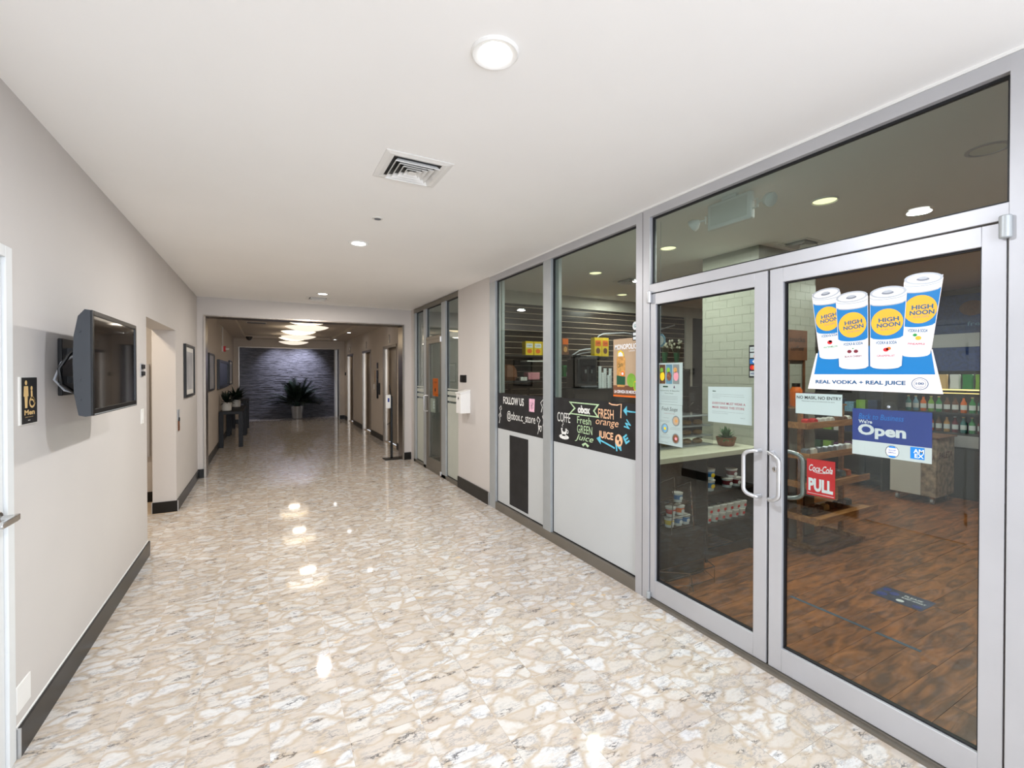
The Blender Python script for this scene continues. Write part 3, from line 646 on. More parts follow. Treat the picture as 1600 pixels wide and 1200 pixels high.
# wall plates
def plate(name, label, cat, y0, y1, z0, z1, m, x=W_L, t_=.006, side=1, kids=()):
    t = thing(name, label, cat, (x, (y0 + y1) / 2, z0)); box('plate', m, x, x + side * t_, y0, y1, z0, z1, t, bevel=.0015)
    for (n, mm_, a, b, c, d, e) in kids: box(n, mm_, x + side * t_, x + side * (t_ + e), a, b, c, d, t, bevel=.001)
    return t
plate('blank_plate', 'white blank cover plate low on the left wall above the black baseboard', 'plate', 2.552, 2.675, .175, .285, 'white')
plate('thermostat', 'black and silver control with two buttons on the left wall beyond the television', 'control', 4.66, 4.76, 1.52, 1.63, 'alu', kids=(('button', 'black', 4.67, 4.75, 1.53, 1.565, .012), ('button', 'black', 4.67, 4.75, 1.585, 1.62, .012)))
plate('light_switch', 'white light switch plate on the left wall below the black control', 'switch', 4.665, 4.755, 1.14, 1.26, 'white', kids=(('rocker', 'white', 4.695, 4.725, 1.17, 1.23, .004),))
t = plate('hook_plate', 'clear and brass key tag holder on the left wall beyond the opening', 'holder', 6.40, 6.52, 1.02, 1.13, 'print_silver', kids=(('clip', 'black', 6.44, 6.48, 1.00, 1.04, .01),)); box('tag_strip', 'brown', W_L, W_L + .012, 6.43, 6.49, .89, 1.0, t)
plate('card_reader', 'small black card reader on the right wall above the white box', 'reader', 5.56, 5.76, 1.43, 1.525, 'black', x=W_R, side=-1, t_=.012, kids=(('reader_eye', 'charcoal', 5.69, 5.71, 1.45, 1.50, .002),))
# picture frames on the left ------------------------------------------------
def frame(label, x, y0, y1, z0, z1, art, wdt=.03, d=.03, group=None, mat_='black', mount=True):
    t = thing('picture_frame', label, 'picture', (x, (y0 + y1) / 2, z0), group)
    for a in ((y0, y0 + wdt, z0, z1), (y1 - wdt, y1, z0, z1), (y0 + wdt, y1 - wdt, z0, z0 + wdt), (y0 + wdt, y1 - wdt, z1 - wdt, z1)): box('frame_bar', mat_, x, x + d, *a, t, bevel=.002)
    if mount: box('mount', 'offwhite', x, x + d * .4, y0 + wdt, y1 - wdt, z0 + wdt, z1 - wdt, t); k = .06
    else: k = 0
    box('print', art, x + d * .4, x + d * .45, y0 + wdt + k, y1 - wdt - k, z0 + wdt + k, z1 - wdt - k, t)
    return t
frame('black framed grey picture on the left wall between the opening and the portal', W_L, 6.86, 7.66, 1.25, 1.915, 'art_gray')
frame('tall dark framed picture just inside the lobby portal on the left', LW, 9.3, 10.2, 1.24, 1.90, 'art_gray', group='lobby pictures', mount=False)
frame('wide dark blue seascape picture above the first lobby console table', LW, 10.95, 13.5, 1.23, 1.83, 'art_blue', wdt=.05, d=.05, group='lobby pictures', mount=False)
frame('farthest narrow framed picture on the lobby left wall', LW, 14.2, 15.4, 1.24, 1.89, 'art_gray', group='lobby pictures')
# fire strobe with conduit
t = thing('fire_strobe', 'red and white fire alarm strobe with thin conduit on the lobby left wall', 'alarm', (LW, 12.25, 2.03)); box('base', 'offwhite', LW, LW + .03, 12.12, 12.36, 2.03, 2.17, t); box('body', 'red', LW + .03, LW + .07, 12.16, 12.32, 2.04, 2.16, t); MB().tube([(LW + .01, 12.25, 2.17), (LW + .01, 12.25, 2.60)], .012, 8).build('conduit', 'offwhite', t); MB().lathe([(.03, 0), (.02, .06), (.01, .07)], (LW + .07, 12.24, 2.10), 'x', 12).build('lens', 'white', t)
# white dispenser box on the right wall ---------------------------------------
t = thing('drop_box', 'white lidded metal drop box on the right wall beside the office glazing', 'box', (W_R, 5.51, 1.03))
MB().prism([(0, 0), (-.135, 0), (-.135, .255), (0, .29)], (W_R, 5.43, 1.035), (1, 0, 0), (0, 0, 1), (0, 1, 0), .155).build('body', 'white', t, bevel=.004)
MB().prism([(0, .283), (-.142, .248), (-.146, .258), (-.142, .266), (0, .303)], (W_R, 5.422, 1.035), (1, 0, 0), (0, 0, 1), (0, 1, 0), .171).build('lid', 'white', t, bevel=.002)
P = Print(t, (W_R - .1352, 5.585, 1.035), (0, -1, 0), (0, 0, 1), (-1, 0, 0)); P.poly('emblem', [(.055, .19), (.075, .215), (.098, .19), (.09, .182), (.062, .182)], 'text_black'); P.text('DROP', .05, .168, .009, 'text_black', w=.055)
# sanitizer stand ----------------------------------------------------------------
t = thing('sanitizer_stand', 'black floor stand holding a white hand sanitizer dispenser beside the portal', 'stand', (2.0, 8.36, 0))
box('base_plate', 'black', 1.86, 2.142, 8.22, 8.46, 0, .012, t, bevel=.003); box('post', 'black', 1.99, 2.03, 8.36, 8.39, .012, 1.13, t, bevel=.004)
MB().tube([(2.01, 8.375, 1.10), (1.99, 8.375, 1.22), (1.975, 8.375, 1.34)], .009, 8).build('top_arm', 'black', t)
MB().tube([(2.0, 8.375, .66), (1.93, 8.37, .62)], .006, 8).build('hook', 'black', t)
dp = box('dispenser', 'white', 1.905, 1.99, 8.34, 8.40, .915, 1.16, t, bevel=.008); box('label', 'royal', 1.935, 1.965, 8.338, 8.3395, 1.03, 1.10, dp)
# lobby dish lamps --------------------------------------------------------------
for yy, r_, lb in ((9.95, .40, 'nearest stacked dish ceiling lamp in the lobby, largest bowl'), (12.6, .40, 'middle stacked dish ceiling lamp in the lobby'), (14.9, .40, 'farthest stacked dish ceiling lamp in the lobby')):
    x = .725; t = thing('dish_lamp', lb, 'light', (x, yy, 2.69), 'lobby dish lamps')
    for z, s in ((2.38, 1), (2.50, 1)): MB().lathe([(.001, 0), (r_ * .3, .006), (r_ * .6, .026), (r_ * .85, .055), (r_, .085), (r_ * .98, .087), (r_ * .8, .06), (r_ * .3, .016), (.001, .012)], (x, yy, z), 'z', 36).build('glass_bowl', 'bowl', t)
    MB().cyl(.014, 2.38, 2.69, (x, yy, 0)).build('stem', 'chrome', t); MB().lathe([(.07, 0), (.07, -.02), (.02, -.03)], (x, yy, 2.69)).build('canopy', 'chrome', t)
    for k in range(3):
        a = k * 2.1 + .5; MB().tube([(x + .41 * math.cos(a), yy + .41 * math.sin(a), 2.455), (x + .02 * math.cos(a), yy + .02 * math.sin(a), 2.47)], .006, 6).build('support_arm', 'gold', t)
# plants -----------------------------------------------------------------------------
def leaves(mb, c, n, length, width, r, up=(.3, 1.2), droop=.9, seg=5):
    for i in range(n):
        a = r.uniform(0, 2 * math.pi); el = r.uniform(*up); L = length * r.uniform(.6, 1.0); wd = width * r.uniform(.7, 1.1)
        p = Vector(c); d = Vector((math.cos(a) * math.cos(el), math.sin(a) * math.cos(el), math.sin(el))); side = Vector((-math.sin(a), math.cos(a), 0)); vs = []
        for k in range(seg + 1):
            u = k / seg; ww = wd * math.sin(math.pi * min(1, .12 + u * .88)) * .5 + .0006
            vs += [p + side * ww, p - side * ww]; d = (d + Vector((0, 0, -droop / seg * (.4 + u)))).normalized(); p = p + d * (L / seg)
        mb.add(vs, [(2 * k, 2 * k + 1, 2 * k + 3, 2 * k + 2) for k in range(seg)])
def potted(name, label, x, y, z, pr, ph, pm, n, L, wd, top, lm='leaf_dark', up=(.3, 1.3), taper=.8, fronds=False, seed=1, group=None, xmin=-99, ymax=99):
    t = thing(name, label, 'plant', (x, y, z), group); r = random.Random(seed)
    MB().lathe([(pr * taper * .9, 0), (pr * taper, .01), (pr * (taper + 1) / 2, ph * .5), (pr, ph), (pr * .92, ph), (pr * .88, ph - .03)], (x, y, z), 'z', 28).build('pot', pm, t)
    MB().cyl(pr * .9, ph - .035, ph - .03, (x, y, z), 'z', 20).build('soil', 'soil', t)
    mb = MB()
    if fronds:
        for i in range(fronds):
            a = r.uniform(0, 6.28); el = r.uniform(.65, 1.5); p = Vector((x + .05 * math.cos(a), y + .05 * math.sin(a), z + ph - .03)); d = Vector((math.cos(a) * math.cos(el), math.sin(a) * math.cos(el), math.sin(el))); Lf = L * r.uniform(.7, 1.1); pts = [p.copy()]
            for k in range(9):
                d = (d + Vector((0, 0, -.125))).normalized(); p = p + d * Lf / 9; pts.append(p.copy())
                if k > 2:
                    sd = d.cross(Vector((0, 0, 1))).normalized()
                    for s_ in (1, -1):
                        for q in (0, .33, .66):
                            b = p - d * Lf / 9 * q; e = b + (sd * s_ * .8 + d * .7 + Vector((0, 0, -.15))).normalized() * wd * (1.15 - k / 12); wv = d * .016
                            mb.add([b - wv, b + wv, e], [(0, 1, 2)])
            mb.tube(pts, .005, 4)
    else: leaves(mb, (x, y, z + ph - .03), n, L, wd, r, up)
    mb.v = [(max(q[0], xmin + (q[0] - xmin) * .04) if q[0] < xmin else q[0], ymax - (q[1] - ymax) * .04 if q[1] > ymax else q[1], q[2]) for q in mb.v]
    mb.build('foliage', lm, t)
    return t
potted('potted_palm', 'large dark green palm in a silver pot before the stone wall', .94, 17.25, 0, .20, .43, 'pot_silver', 0, .95, .26, 0, 'leaf_dark', fronds=80, seed=4, ymax=17.56)
potted('potted_plant', 'nearer leafy plant in a white pot on the lobby console table', -.74, 11.5, .75, .095, .18, 'pot_white', 60, .34, .05, 0, 'leaf_dark', taper=.96, seed=5, up=(.2, 1.4), xmin=-.835)
potted('potted_plant', 'second leafy plant in a white pot, behind the nearer one', -.63, 12.7, .75, .10, .17, 'pot_white', 80, .42, .06, 0, 'leaf_dark', taper=.96, seed=6, up=(.2, 1.4), xmin=-.835)
def console(label, x0, x1, y0, y1, h):
    t = thing('console_table', label, 'table', ((x0 + x1) / 2, (y0 + y1) / 2, 0), 'lobby console tables'); box('tabletop', 'espresso', x0, x1, y0, y1, h - .06, h, t, bevel=.003)
    for a in (x0, x1 - .08):
        for b in (y0, y1 - .08): box('leg', 'espresso', a, a + .08, b, b + .08, 0, h - .06, t, bevel=.002)
    return t
console('black parsons style console table holding two plants in the lobby', -.86, -.43, 11.2, 13.3, .75)
console('taller black console table farther back along the lobby left wall', -.84, -.42, 13.45, 15.0, .84)
# lobby wall panels
t = thing('call_panel', 'tall black elevator call panel between nearest and middle elevator', 'panel', (RW, 11.13, .95))
box('panel', 'black', RW - .02, RW, 11.07, 11.2, .95, 1.62, t, bevel=.003); box('upper_panel', 'black', RW - .02, RW, 11.09, 11.17, 1.66, 1.80, t); box('side_panel', 'black', RW - .02, RW, 10.88, 10.97, 1.05, 1.32, t)
for z in (1.1, 1.25, 1.4): MB().cyl(.018, 0, -.006, (RW - .02, 11.135, z), 'x', 14).build('call_button', 'chrome', t)
plate('notice_plate', 'white notice plate beside the black elevator call panel', 'plate', 11.5, 11.62, 1.15, 1.28, 'white', x=RW, side=-1)
plate('notice_plate', 'framed beige notice above the white plate beside the middle elevator', 'plate', 11.38, 11.5, 1.33, 1.62, 'beige', x=RW, side=-1)
plate('wall_speaker', 'small black round device on the far right lobby wall beyond the elevators', 'device', 16.05, 16.15, 1.48, 1.58, 'black', x=RW, side=-1, t_=.03)

# ================================================================== SHEETS AND PRINTS ON THE GLASS
# drinks poster on the right leaf (origin u=0 at y=1.30, v=0 at z=1.47)
t = thing('window_poster', 'large cut-out poster of four drink cans on the right door leaf', 'poster', (GX, 1.04, 1.468))
P = Print(t, (GX - .0026, 1.30, 1.47), (0, -1, 0), (0, 0, 1), (-1, 0, 0), .0005)
P.poly('sheet', [(.012, .005), (.520, -.002), (.486, .175), (.05, .175)], 'poster_white', 1)
P.poly('printed_band', [(.041, .075), (.495, .075), (.478, .20), (.062, .20)], 'hn_blue', 2)
P.text('REAL VODKA + REAL JUICE', .048, .026, .022, 'text_blue', w=.352, layer=2, bold=.035)
P.ring('seal_ring', .447, .037, .0275, .025, .0022, 'text_blue', 2); P.ring('seal_ring', .447, .037, .020, .018, .001, 'text_blue', 2); P.text('100', .447, .033, .010, 'text_blue', w=.026, layer=2, bold=.02, align='c'); P.text('CALORIES', .447, .024, .003, 'text_blue', w=.02, layer=2, align='c')
def can_print(ub, vb, ut, vt, wb, wt, lay, flavour, fr, fcol, txt='HIGH'):
    """flat print of a can: bottom centre (ub,vb), lid centre (ut,vt), widths wb, wt"""
    def at(s, k):   # s: -1..1 across, k 0..1 up
        wdt = wb + (wt - wb) * k; return (ub + (ut - ub) * k + s * wdt / 2, vb + (vt - vb) * k)
    def band(k0, k1, m, ly, name, sag=.012):
        pts = [(at(s, k0)[0], at(s, k0)[1] - sag * math.sqrt(max(0, 1 - s * s))) for s in [q / 6 for q in range(-6, 7)]] + [(at(s, k1)[0], at(s, k1)[1] - sag * math.sqrt(max(0, 1 - s * s))) for s in [q / 6 for q in range(6, -7, -1)]]
        P.poly(name, pts, m, ly)
    rt = math.atan2(-(ut - ub), vt - vb)
    P.poly('can_outline', [(a + (.002 if a > ub else -.002), b) for a, b in [at(-1, 0), at(1, 0), at(1, .95), at(-1, .95)]], 'poster_white', lay)
    band(.0, .385, 'hn_white', lay + 1, 'can_body'); band(.385, .83, 'hn_blue', lay + 1, 'can_band'); band(.83, .985, 'hn_white', lay + 1, 'can_neck'); band(.825, .838, 'print_silver', lay + 2, 'seam', .012); band(.905, .915, 'print_silver', lay + 2, 'seam', .012)
    c = at(0, .965); P.ell('can_lid', c[0], c[1], wt / 2, wt * .19, 'print_silver', lay + 2, rot=rt); P.ell('lid_well', c[0], c[1] - .001, wt * .43, wt * .145, 'hn_white', lay + 3, rot=rt)
    P.ell('lid_opening', c[0], c[1] - .003, wt * .17, wt * .055, 'print_silver_dark', lay + 4, rot=rt); P.ell('pull_tab', c[0], c[1] + .002, wt * .13, wt * .045, 'print_silver', lay + 5, rot=rt)
    c = at(0, .575); P.ell('sun_disc', c[0], c[1], wt * .44, .057, 'hn_orange', lay + 2, rot=rt)
    a = at(-.60, .575); P.text(txt, a[0] + wt * .05, a[1], .0185, 'hn_teal', w=wt * .56, layer=lay + 2, bold=.035, rot=rt + .06)
    a = at(-.70, .505); P.text('NOON', a[0] + wt * .05, a[1], .0185, 'hn_teal', w=wt * .64, layer=lay + 2, bold=.035, rot=rt + .06)
    a = at(-.35, .465); P.text('SUN SIPS', a[0], a[1], .0075, 'print_silver_dark', w=wt * .4, layer=lay + 2, rot=rt + .06)
    a = at(-.66, .29); P.text('VODKA & SODA', a[0], a[1], .0135, 'text_blue', w=wb * .70, layer=lay + 1, bold=.03, rot=rt)
    c = at(0, .215)
    for du, dv, rr, mm_ in fr: P.ell('fruit', c[0] + du, c[1] + dv, rr, rr * .85, mm_, lay + 2, n=14)
    a = at(-.58, .125); P.text(flavour, a[0], a[1], .0085, fcol, w=wb * .60, layer=lay + 1, bold=.025, rot=rt)
    a = at(-.5, .092); P.text('MADE WITH REAL JUICE', a[0], a[1], .0038, fcol, w=wb * .5, layer=lay + 1, rot=rt)
    a = at(-.6, .045); P.text('. . . . . . . . . . .', a[0], a[1], .002, 'print_silver', w=wb * .62, layer=lay + 1, rot=rt)
can_print(.116, .158, .090, .468, .100, .122, 2, 'WATERMELON', [(0, 0, .011, 'red'), (.003, .005, .007, 'pink')], 'green')
can_print(.432, .158, .456, .472, .094, .124, 2, 'PINEAPPLE', [(.004, -.003, .010, 'hn_orange'), (-.007, .010, .007, 'green')], 'text_red')
can_print(.210, .110, .200, .436, .112, .126, 8, 'BLACK CHERRY', [(-.014, -.002, .009, 'dark_red'), (.012, -.002, .009, 'dark_red'), (0, .011, .003, 'green')], 'dark_red')
can_print(.331, .110, .338, .436, .108, .130, 8, 'GRAPEFRUIT', [(0, 0, .010, 'red'), (.010, .005, .008, 'orange'), (.004, .002, .004, 'pink')], 'text_red')
# other signs on the right leaf
t, P = sheet('entry_notice', 'small white notice reading NO MASK, NO ENTRY under the drinks poster', 'sign', 0, 1.352, 1.345, .222, .112, 'clear')
P.rect('paper', .005, .215, .006, .106, 'paper', 2); P.text('NO MASK, NO ENTRY', .010, .076, .018, 'text_black', w=.202, layer=2, bold=.02); P.text('Please wear a mask at all times inside the store', .035, .066, .006, 'text_gray', w=.148, layer=2)
t, P = sheet('open_sign', 'blue and white We are Open sign hanging on the right door leaf', 'sign', 0, 1.095, 1.188, .281, .205, 'royal')
P.rect('white_band', 0, .281, 0, .063, 'hn_white', 2); P.text('Back to Business', .024, .160, .024, 'sky_blue', w=.165, layer=1, shear=.25); P.text("We're", .024, .141, .016, 'hn_white', w=.052, layer=1, bold=.03)
P.text('Open', .022, .076, .062, 'hn_white', w=.175, layer=1, bold=.04); P.ell('badge', .150, .030, .024, .026, 'hn_white', 3); P.ring('badge_ring', .150, .030, .024, .026, .002, 'royal', 3); P.poly('badge_cap', [(.136, .046), (.164, .046), (.158, .053), (.142, .053)], 'sky_blue', 4); P.poly('badge_cap', [(.136, .013), (.164, .013), (.158, .006), (.142, .006)], 'sky_blue', 4)
P.text('SHOP', .150, .033, .006, 'royal', w=.026, layer=3, align='c', bold=.02); P.text('SMALL', .150, .023, .006, 'royal', w=.030, layer=3, align='c', bold=.02)
P.rect('card_mark', .212, .258, .012, .060, 'amex', 3); P.text('AM', .222, .036, .017, 'hn_white', w=.034, layer=3, bold=.02); P.text('EX', .226, .017, .017, 'hn_white', w=.030, layer=3, bold=.02)
t = thing('suction_cup', 'clear suction cup above the blue open sign', 'suction cup', (GX, .952, 1.388)); MB().lathe([(.022, 0), (.021, -.003), (.012, -.008), (.006, -.013), (.006, -.018)], (GX - .0003, .952, 1.408), 'x', 24).build('cup', 'clear', t); MB().lathe([(.004, 0), (.006, -.006), (.003, -.01)], (GX - .012, .952, 1.408), 'x', 14).build('hook', 'print_silver', t)
t, P = sheet('pull_sign', 'red sticker with white PULL lettering beside the right door handle', 'sticker', 0, 1.292, .958, .127, .176, 'red', corners=[(0, .0), (.127, .004), (.127, .178), (0, .176)])
P.text('Coca-Cola', .010, .118, .032, 'hn_white', w=.106, layer=1, shear=.35, bold=.015); P.stroke('flourish', [(.03, .118), (.05, .113), (.08, .116), (.10, .121)], .003, 'hn_white', 2); P.text('PULL', .008, .022, .062, 'hn_white', w=.110, layer=1, bold=.05)
P.rect('bottom_line', .004, .122, .010, .012, 'hn_white', 2)
# left leaf
t, P = sheet('mask_notice', 'white sheet reading EVERYONE MUST WEAR A MASK on the left door leaf', 'notice', 0, 1.862, 1.262, .281, .212, 'paper', corners=[(0, 0), (.281, .002), (.279, .212), (0, .208)])
P.text('obox', .030, .179, .009, 'dark_green', w=.024, layer=1, bold=.05)
for v, l in ((.163, .20), (.152, .205), (.142, .05), (.062, .20), (.052, .105)): P.text('please keep six feet of distance and cover your nose and mouth'[:int(l * 300)], .030, v, .0045, 'text_gray', w=l, layer=1)
P.text('EVERYONE MUST WEAR A', .030, .106, .0135, 'text_red', w=.212, layer=1, bold=.01); P.text('MASK INSIDE THIS STORE', .030, .082, .0135, 'text_red', w=.206, layer=1, bold=.01); P.text('thank you', .212, .034, .005, 'text_gray', w=.028, layer=1)
t, P = sheet('menu_sheet', 'upper white menu sheet with three food photos at the left edge of the left leaf', 'menu', 0, 2.256, 1.345, .202, .273, 'paper')
for u, mm_, m2 in ((.008, 'photo_brown', 'yellow'), (.066, 'photo_sky', 'photo_brown'), (.124, 'art_gray', 'pink')):
    P.rect('food_photo', u, u + .052, .135, .262, mm_, 2); P.ell('food', u + .026, .185, .020, .030, m2, 3, n=16); P.ell('food', u + .020, .225, .014, .018, 'lime' if m2 != 'pink' else 'bread', 3, n=12)
P.rect('logo_bar', .040, .082, .112, .121, 'dark_green', 2); P.poly('emblem', [(.128, .108), (.142, .108), (.135, .126)], 'purple', 2); P.text('Sustainably & Beautiful', .016, .084, .010, 'dark_green', w=.16, layer=1); P.text('Food Shop', .056, .068, .009, 'dark_green', w=.07, layer=1)
for v in (.052, .042, .032, .016): P.text('- - - - - - - - - - - - - -', .03, v, .0025, 'text_gray', w=.13, layer=1)
t, P = sheet('menu_sheet', 'lower white menu sheet headed Fresh Soups with three round bowl photos', 'menu', 0, 2.256, 1.076, .203, .268, 'paper', corners=[(0, .003), (.203, 0), (.200, .268), (0, .268)])
P.text('Fresh Soups', .028, .218, .034, 'text_black', w=.135, layer=1, shear=.3); P.text('made every day', .05, .206, .006, 'text_red', w=.09, layer=1)
for u, v, mm_, m2 in ((.150, .165, 'beige', 'bread'), (.056, .108, 'photo_sky', 'yellow'), (.148, .050, 'photo_brown', 'pink')): P.ell('bowl_photo', u, v, .030, .034, 'print_silver', 2, n=22); P.ell('soup', u, v, .023, .027, mm_, 3, n=20); P.ell('garnish', u + .003, v, .010, .010, m2, 4, n=12)
for u, v, l in ((.045, .178, .045), (.02, .158, .075), (.02, .15, .07), (.11, .118, .07), (.10, .108, .08), (.035, .065, .05), (.02, .052, .08), (.02, .044, .07), (.02, .015, .06)): P.text('- - - - - - - -', u, v, .0028, 'text_gray', w=l, layer=1)
t, P = sheet('card_sticker', 'black payment card sticker at the right edge of the left leaf glass', 'sticker', 0, 1.600, 1.525, .048, .178, 'text_black')
for k, (mm_, s) in enumerate((('hn_white', 'VISA'), ('orange', None), ('sky_blue', None), ('hn_white', None), ('hn_white', 'PAY'))):
    v = .010 + k * .033; P.rect('card_logo', .006, .047, v, v + .026, mm_ if k != 1 else 'text_black', 2)
    if k == 0: P.text('VISA', .010, v + .008, .010, 'royal', w=.032, layer=2, bold=.03, shear=.2)
    if k == 1: P.ell('disc', .019, v + .013, .012, .013, 'red', 3, n=18); P.ell('disc', .034, v + .013, .012, .013, 'orange', 4, n=18)
    if k == 2: P.poly('mark', [(.02, v + .013), (.03, v + .022), (.04, v + .013), (.03, v + .004)], 'paper', 3)
    if k == 3: P.ell('disc', .038, v + .008, .009, .012, 'orange', 3, n=14)
    if k == 4: P.text('PAY', .014, v + .009, .008, 'text_gray', w=.024, layer=2)
# window 2: drink poster, small stickers
t, P = sheet('drink_poster', 'beige poster of an ice cold can with citrus headed MONOPOLIO in the second window', 'poster', 0, 2.712, 1.374, .259, .432, 'beige')
P.text('MONOPOLIO', .016, .352, .040, 'hn_white', w=.236, layer=1, bold=.03); P.text('LAGER', .17, .333, .012, 'hn_white', w=.06, layer=1); P.rect('red_band', .0, .259, .0, .012, 'orange', 2); P.rect('warm_floor', .0, .259, .012, .085, 'brown', 2); P.text('LA CERVEZA DE MEXICO', .012, .028, .022, 'hn_white', w=.238, layer=2, bold=.03)
P.poly('can_body', [(.040, .085), (.048, .074), (.120, .074), (.130, .085), (.132, .282), (.120, .302), (.052, .302), (.038, .282)], 'bread', 3); P.poly('can_label', [(.039, .09), (.131, .09), (.132, .150), (.039, .160)], 'dark_green', 4); P.ell('can_emblem', .104, .172, .020, .020, 'orange', 5, n=18); P.ell('can_emblem', .104, .172, .011, .011, 'hn_white', 6, n=14); P.text('Clara', .052, .215, .030, 'dark_green', w=.055, layer=4, shear=.3, rot=.3)
P.poly('citrus_slice', [(.045, .302), (.052, .338), (.082, .348), (.112, .330), (.118, .302)], 'yellow', 3); P.poly('citrus_flesh', [(.055, .302), (.060, .328), (.082, .336), (.102, .322), (.108, .302)], 'paper', 4); P.ell('lime', .196, .125, .046, .050, 'lime', 4); P.ell('lime_wedge', .238, .085, .020, .036, 'yellow', 5, n=16); P.ell('lime_wedge', .235, .085, .014, .028, 'lime', 6, n=16)
t, P = sheet('round_sticker', 'white oval sticker with a blue G, high at the right edge of the second window', 'sticker', 0, 2.506, 1.86, .05, .06, 'paper', corners=[(.025 + .025 * math.cos(a), .03 + .03 * math.sin(a)) for a in [k * math.pi / 10 for k in range(20)]]); P.text('G', .014, .018, .022, 'teal', layer=1, bold=.03)
t, P = sheet('card_sticker', 'small black and white card sticker below the white oval sticker', 'sticker', 0, 2.506, 1.785, .05, .066, 'text_black'); P.rect('card_logo', .006, .044, .006, .026, 'paper', 2); P.rect('card_logo', .006, .044, .036, .056, 'paper', 2)
# chalkboard bands
t, P = sheet('chalkboard_panel', 'black chalk band with @obox.c_store lettering in the first window', 'chalkboard', 0, 4.680, .925, .998, .402, 'chalkboard')
P.text('FOLLOW US', .13, .285, .080, 'chalk_white', w=.46, layer=1, bold=.02); P.text('@obox.c_store', .22, .10, .115, 'chalk_white', w=.60, layer=1, bold=0)
P.poly('chalk_badge', [(.70, .24), (.80, .24), (.81, .37), (.70, .37)], 'chalk_pink', 2); P.ring('badge_ring', .755, .305, .035, .04, .012, 'text_black', 2); P.text('f', .745, .275, .05, 'text_black', layer=2, bold=.02)
for u0, v0, s in ((.03, .06, 1), (.05, .14, .8), (.93, .25, 1), (.90, .08, -1), (.96, .12, .8)):
    P.stroke('chalk_scroll', [(u0, v0), (u0 + .02 * s, v0 + .05), (u0 - .01 * s, v0 + .09), (u0 + .03 * s, v0 + .12), (u0 + .05 * s, v0 + .09), (u0 + .03 * s, v0 + .07)], .010, 'chalk_white', 2)
P.text('yo', .86, .03, .09, 'chalk_white', w=.08, layer=1, shear=.3)
t, P = sheet('chalkboard_panel', 'wide black chalk band listing coffee and fresh juices in the second window', 'chalkboard', 0, 3.528, .925, 1.076, .406, 'chalkboard')
P.poly('chalk_ribbon', [(.235, .27), (.65, .27), (.59, .32), (.65, .378), (.235, .378), (.31, .325)], 'chalk_green', 2); P.poly('ribbon_inner', [(.268, .28), (.618, .28), (.570, .32), (.618, .368), (.268, .368), (.335, .325)], 'chalkboard', 3); P.text('obox', .365, .288, .066, 'chalk_white', w=.17, layer=3, bold=.05)
P.text('COFFE', .055, .19, .085, 'chalk_white', w=.20, layer=1)
P.poly('chalk_cup', [(.115, .135), (.205, .135), (.195, .09), (.175, .068), (.14, .068), (.122, .09)], 'chalk_white', 2); P.ell('cup_hollow', .16, .122, .026, .018, 'chalkboard', 3, n=16); P.ell('chalk_saucer', .160, .060, .075, .022, 'chalk_white', 2, n=20); P.ring('cup_handle', .213, .11, .016, .018, .007, 'chalk_white', 2, n=14); P.stroke('steam', [(.14, .145), (.13, .16), (.15, .172), (.142, .188)], .006, 'chalk_white', 2)
P.text('Fresh', .355, .20, .06, 'chalk_green', w=.19, layer=1); P.text('GREEN', .355, .12, .068, 'chalk_green', w=.205, layer=1); P.text('Juice', .325, .045, .065, 'chalk_green', w=.25, layer=1, shear=.35); P.poly('chalk_leaf', [(.44, .012), (.47, .035), (.50, .012), (.52, .03), (.47, .05), (.42, .03)], 'chalk_green', 2)
P.text('FRESH', .635, .27, .075, 'chalk_orange', w=.185, layer=1, bold=.01); P.text('orange', .605, .20, .055, 'chalk_orange', w=.27, layer=1, shear=.25); P.text('JUICE', .640, .095, .075, 'chalk_orange', w=.175, layer=1, bold=.03)
P.stroke('straw', [(.765, .395), (.80, .385), (.86, .385), (.905, .395), (.90, .29)], .010, 'chalk_orange', 2); P.ell('chalk_orange_fruit', .878, .120, .042, .046, 'chalk_orange', 2, n=20); P.ell('fruit_detail', .87, .135, .012, .016, 'chalkboard', 3, n=10); P.ell('fruit_detail', .89, .105, .010, .014, 'chalkboard', 3, n=10)
P.stroke('chalk_arrow', [(1.07, .27), (1.068, .345), (1.0, .345), (.95, .348)], .012, 'chalk_blue', 2); P.poly('arrow_head', [(.925, .348), (.965, .385), (.965, .312)], 'chalk_blue', 2)
P.text('W', .985, .20, .06, 'chalk_blue', w=.07, layer=1, bold=.04, rot=1.1); P.text('E', .955, .10, .062, 'chalk_blue', w=.05, layer=1, bold=.04, rot=.6); P.text('N', .850, .035, .065, 'chalk_blue', w=.06, layer=1, bold=.04, rot=.2)
P.stroke('chalk_arrow', [(.835, .055), (.75, .075), (.66, .095)], .013, 'chalk_blue', 2); P.poly('arrow_head', [(.615, .105), (.665, .128), (.668, .062)], 'chalk_blue', 2)
t, P = sheet('chalkboard_panel', 'tall narrow blank chalkboard strip on the grey panel of the first window', 'chalkboard', 0, 4.394, .125, .401, .754, 'chalkboard', x=GX - .0035)
# office door notice
t, P = sheet('office_notice', 'orange notice hanging inside the far office door', 'notice', 0, 7.0, 1.19, .25, .28, 'orange', x=GX); P.text('OPEN', .05, .20, .03, 'text_black', w=.14, layer=1); P.ell('dot', .12, .10, .03, .03, 'text_black', 2, n=14)
t, P = sheet('office_lettering', 'white and blue lettered notice low on the far office door', 'notice', 0, 7.12, .93, .24, .22, 'frosted', x=GX); P.text('E', .13, .06, .12, 'paper', w=.08, layer=1, bold=.04)

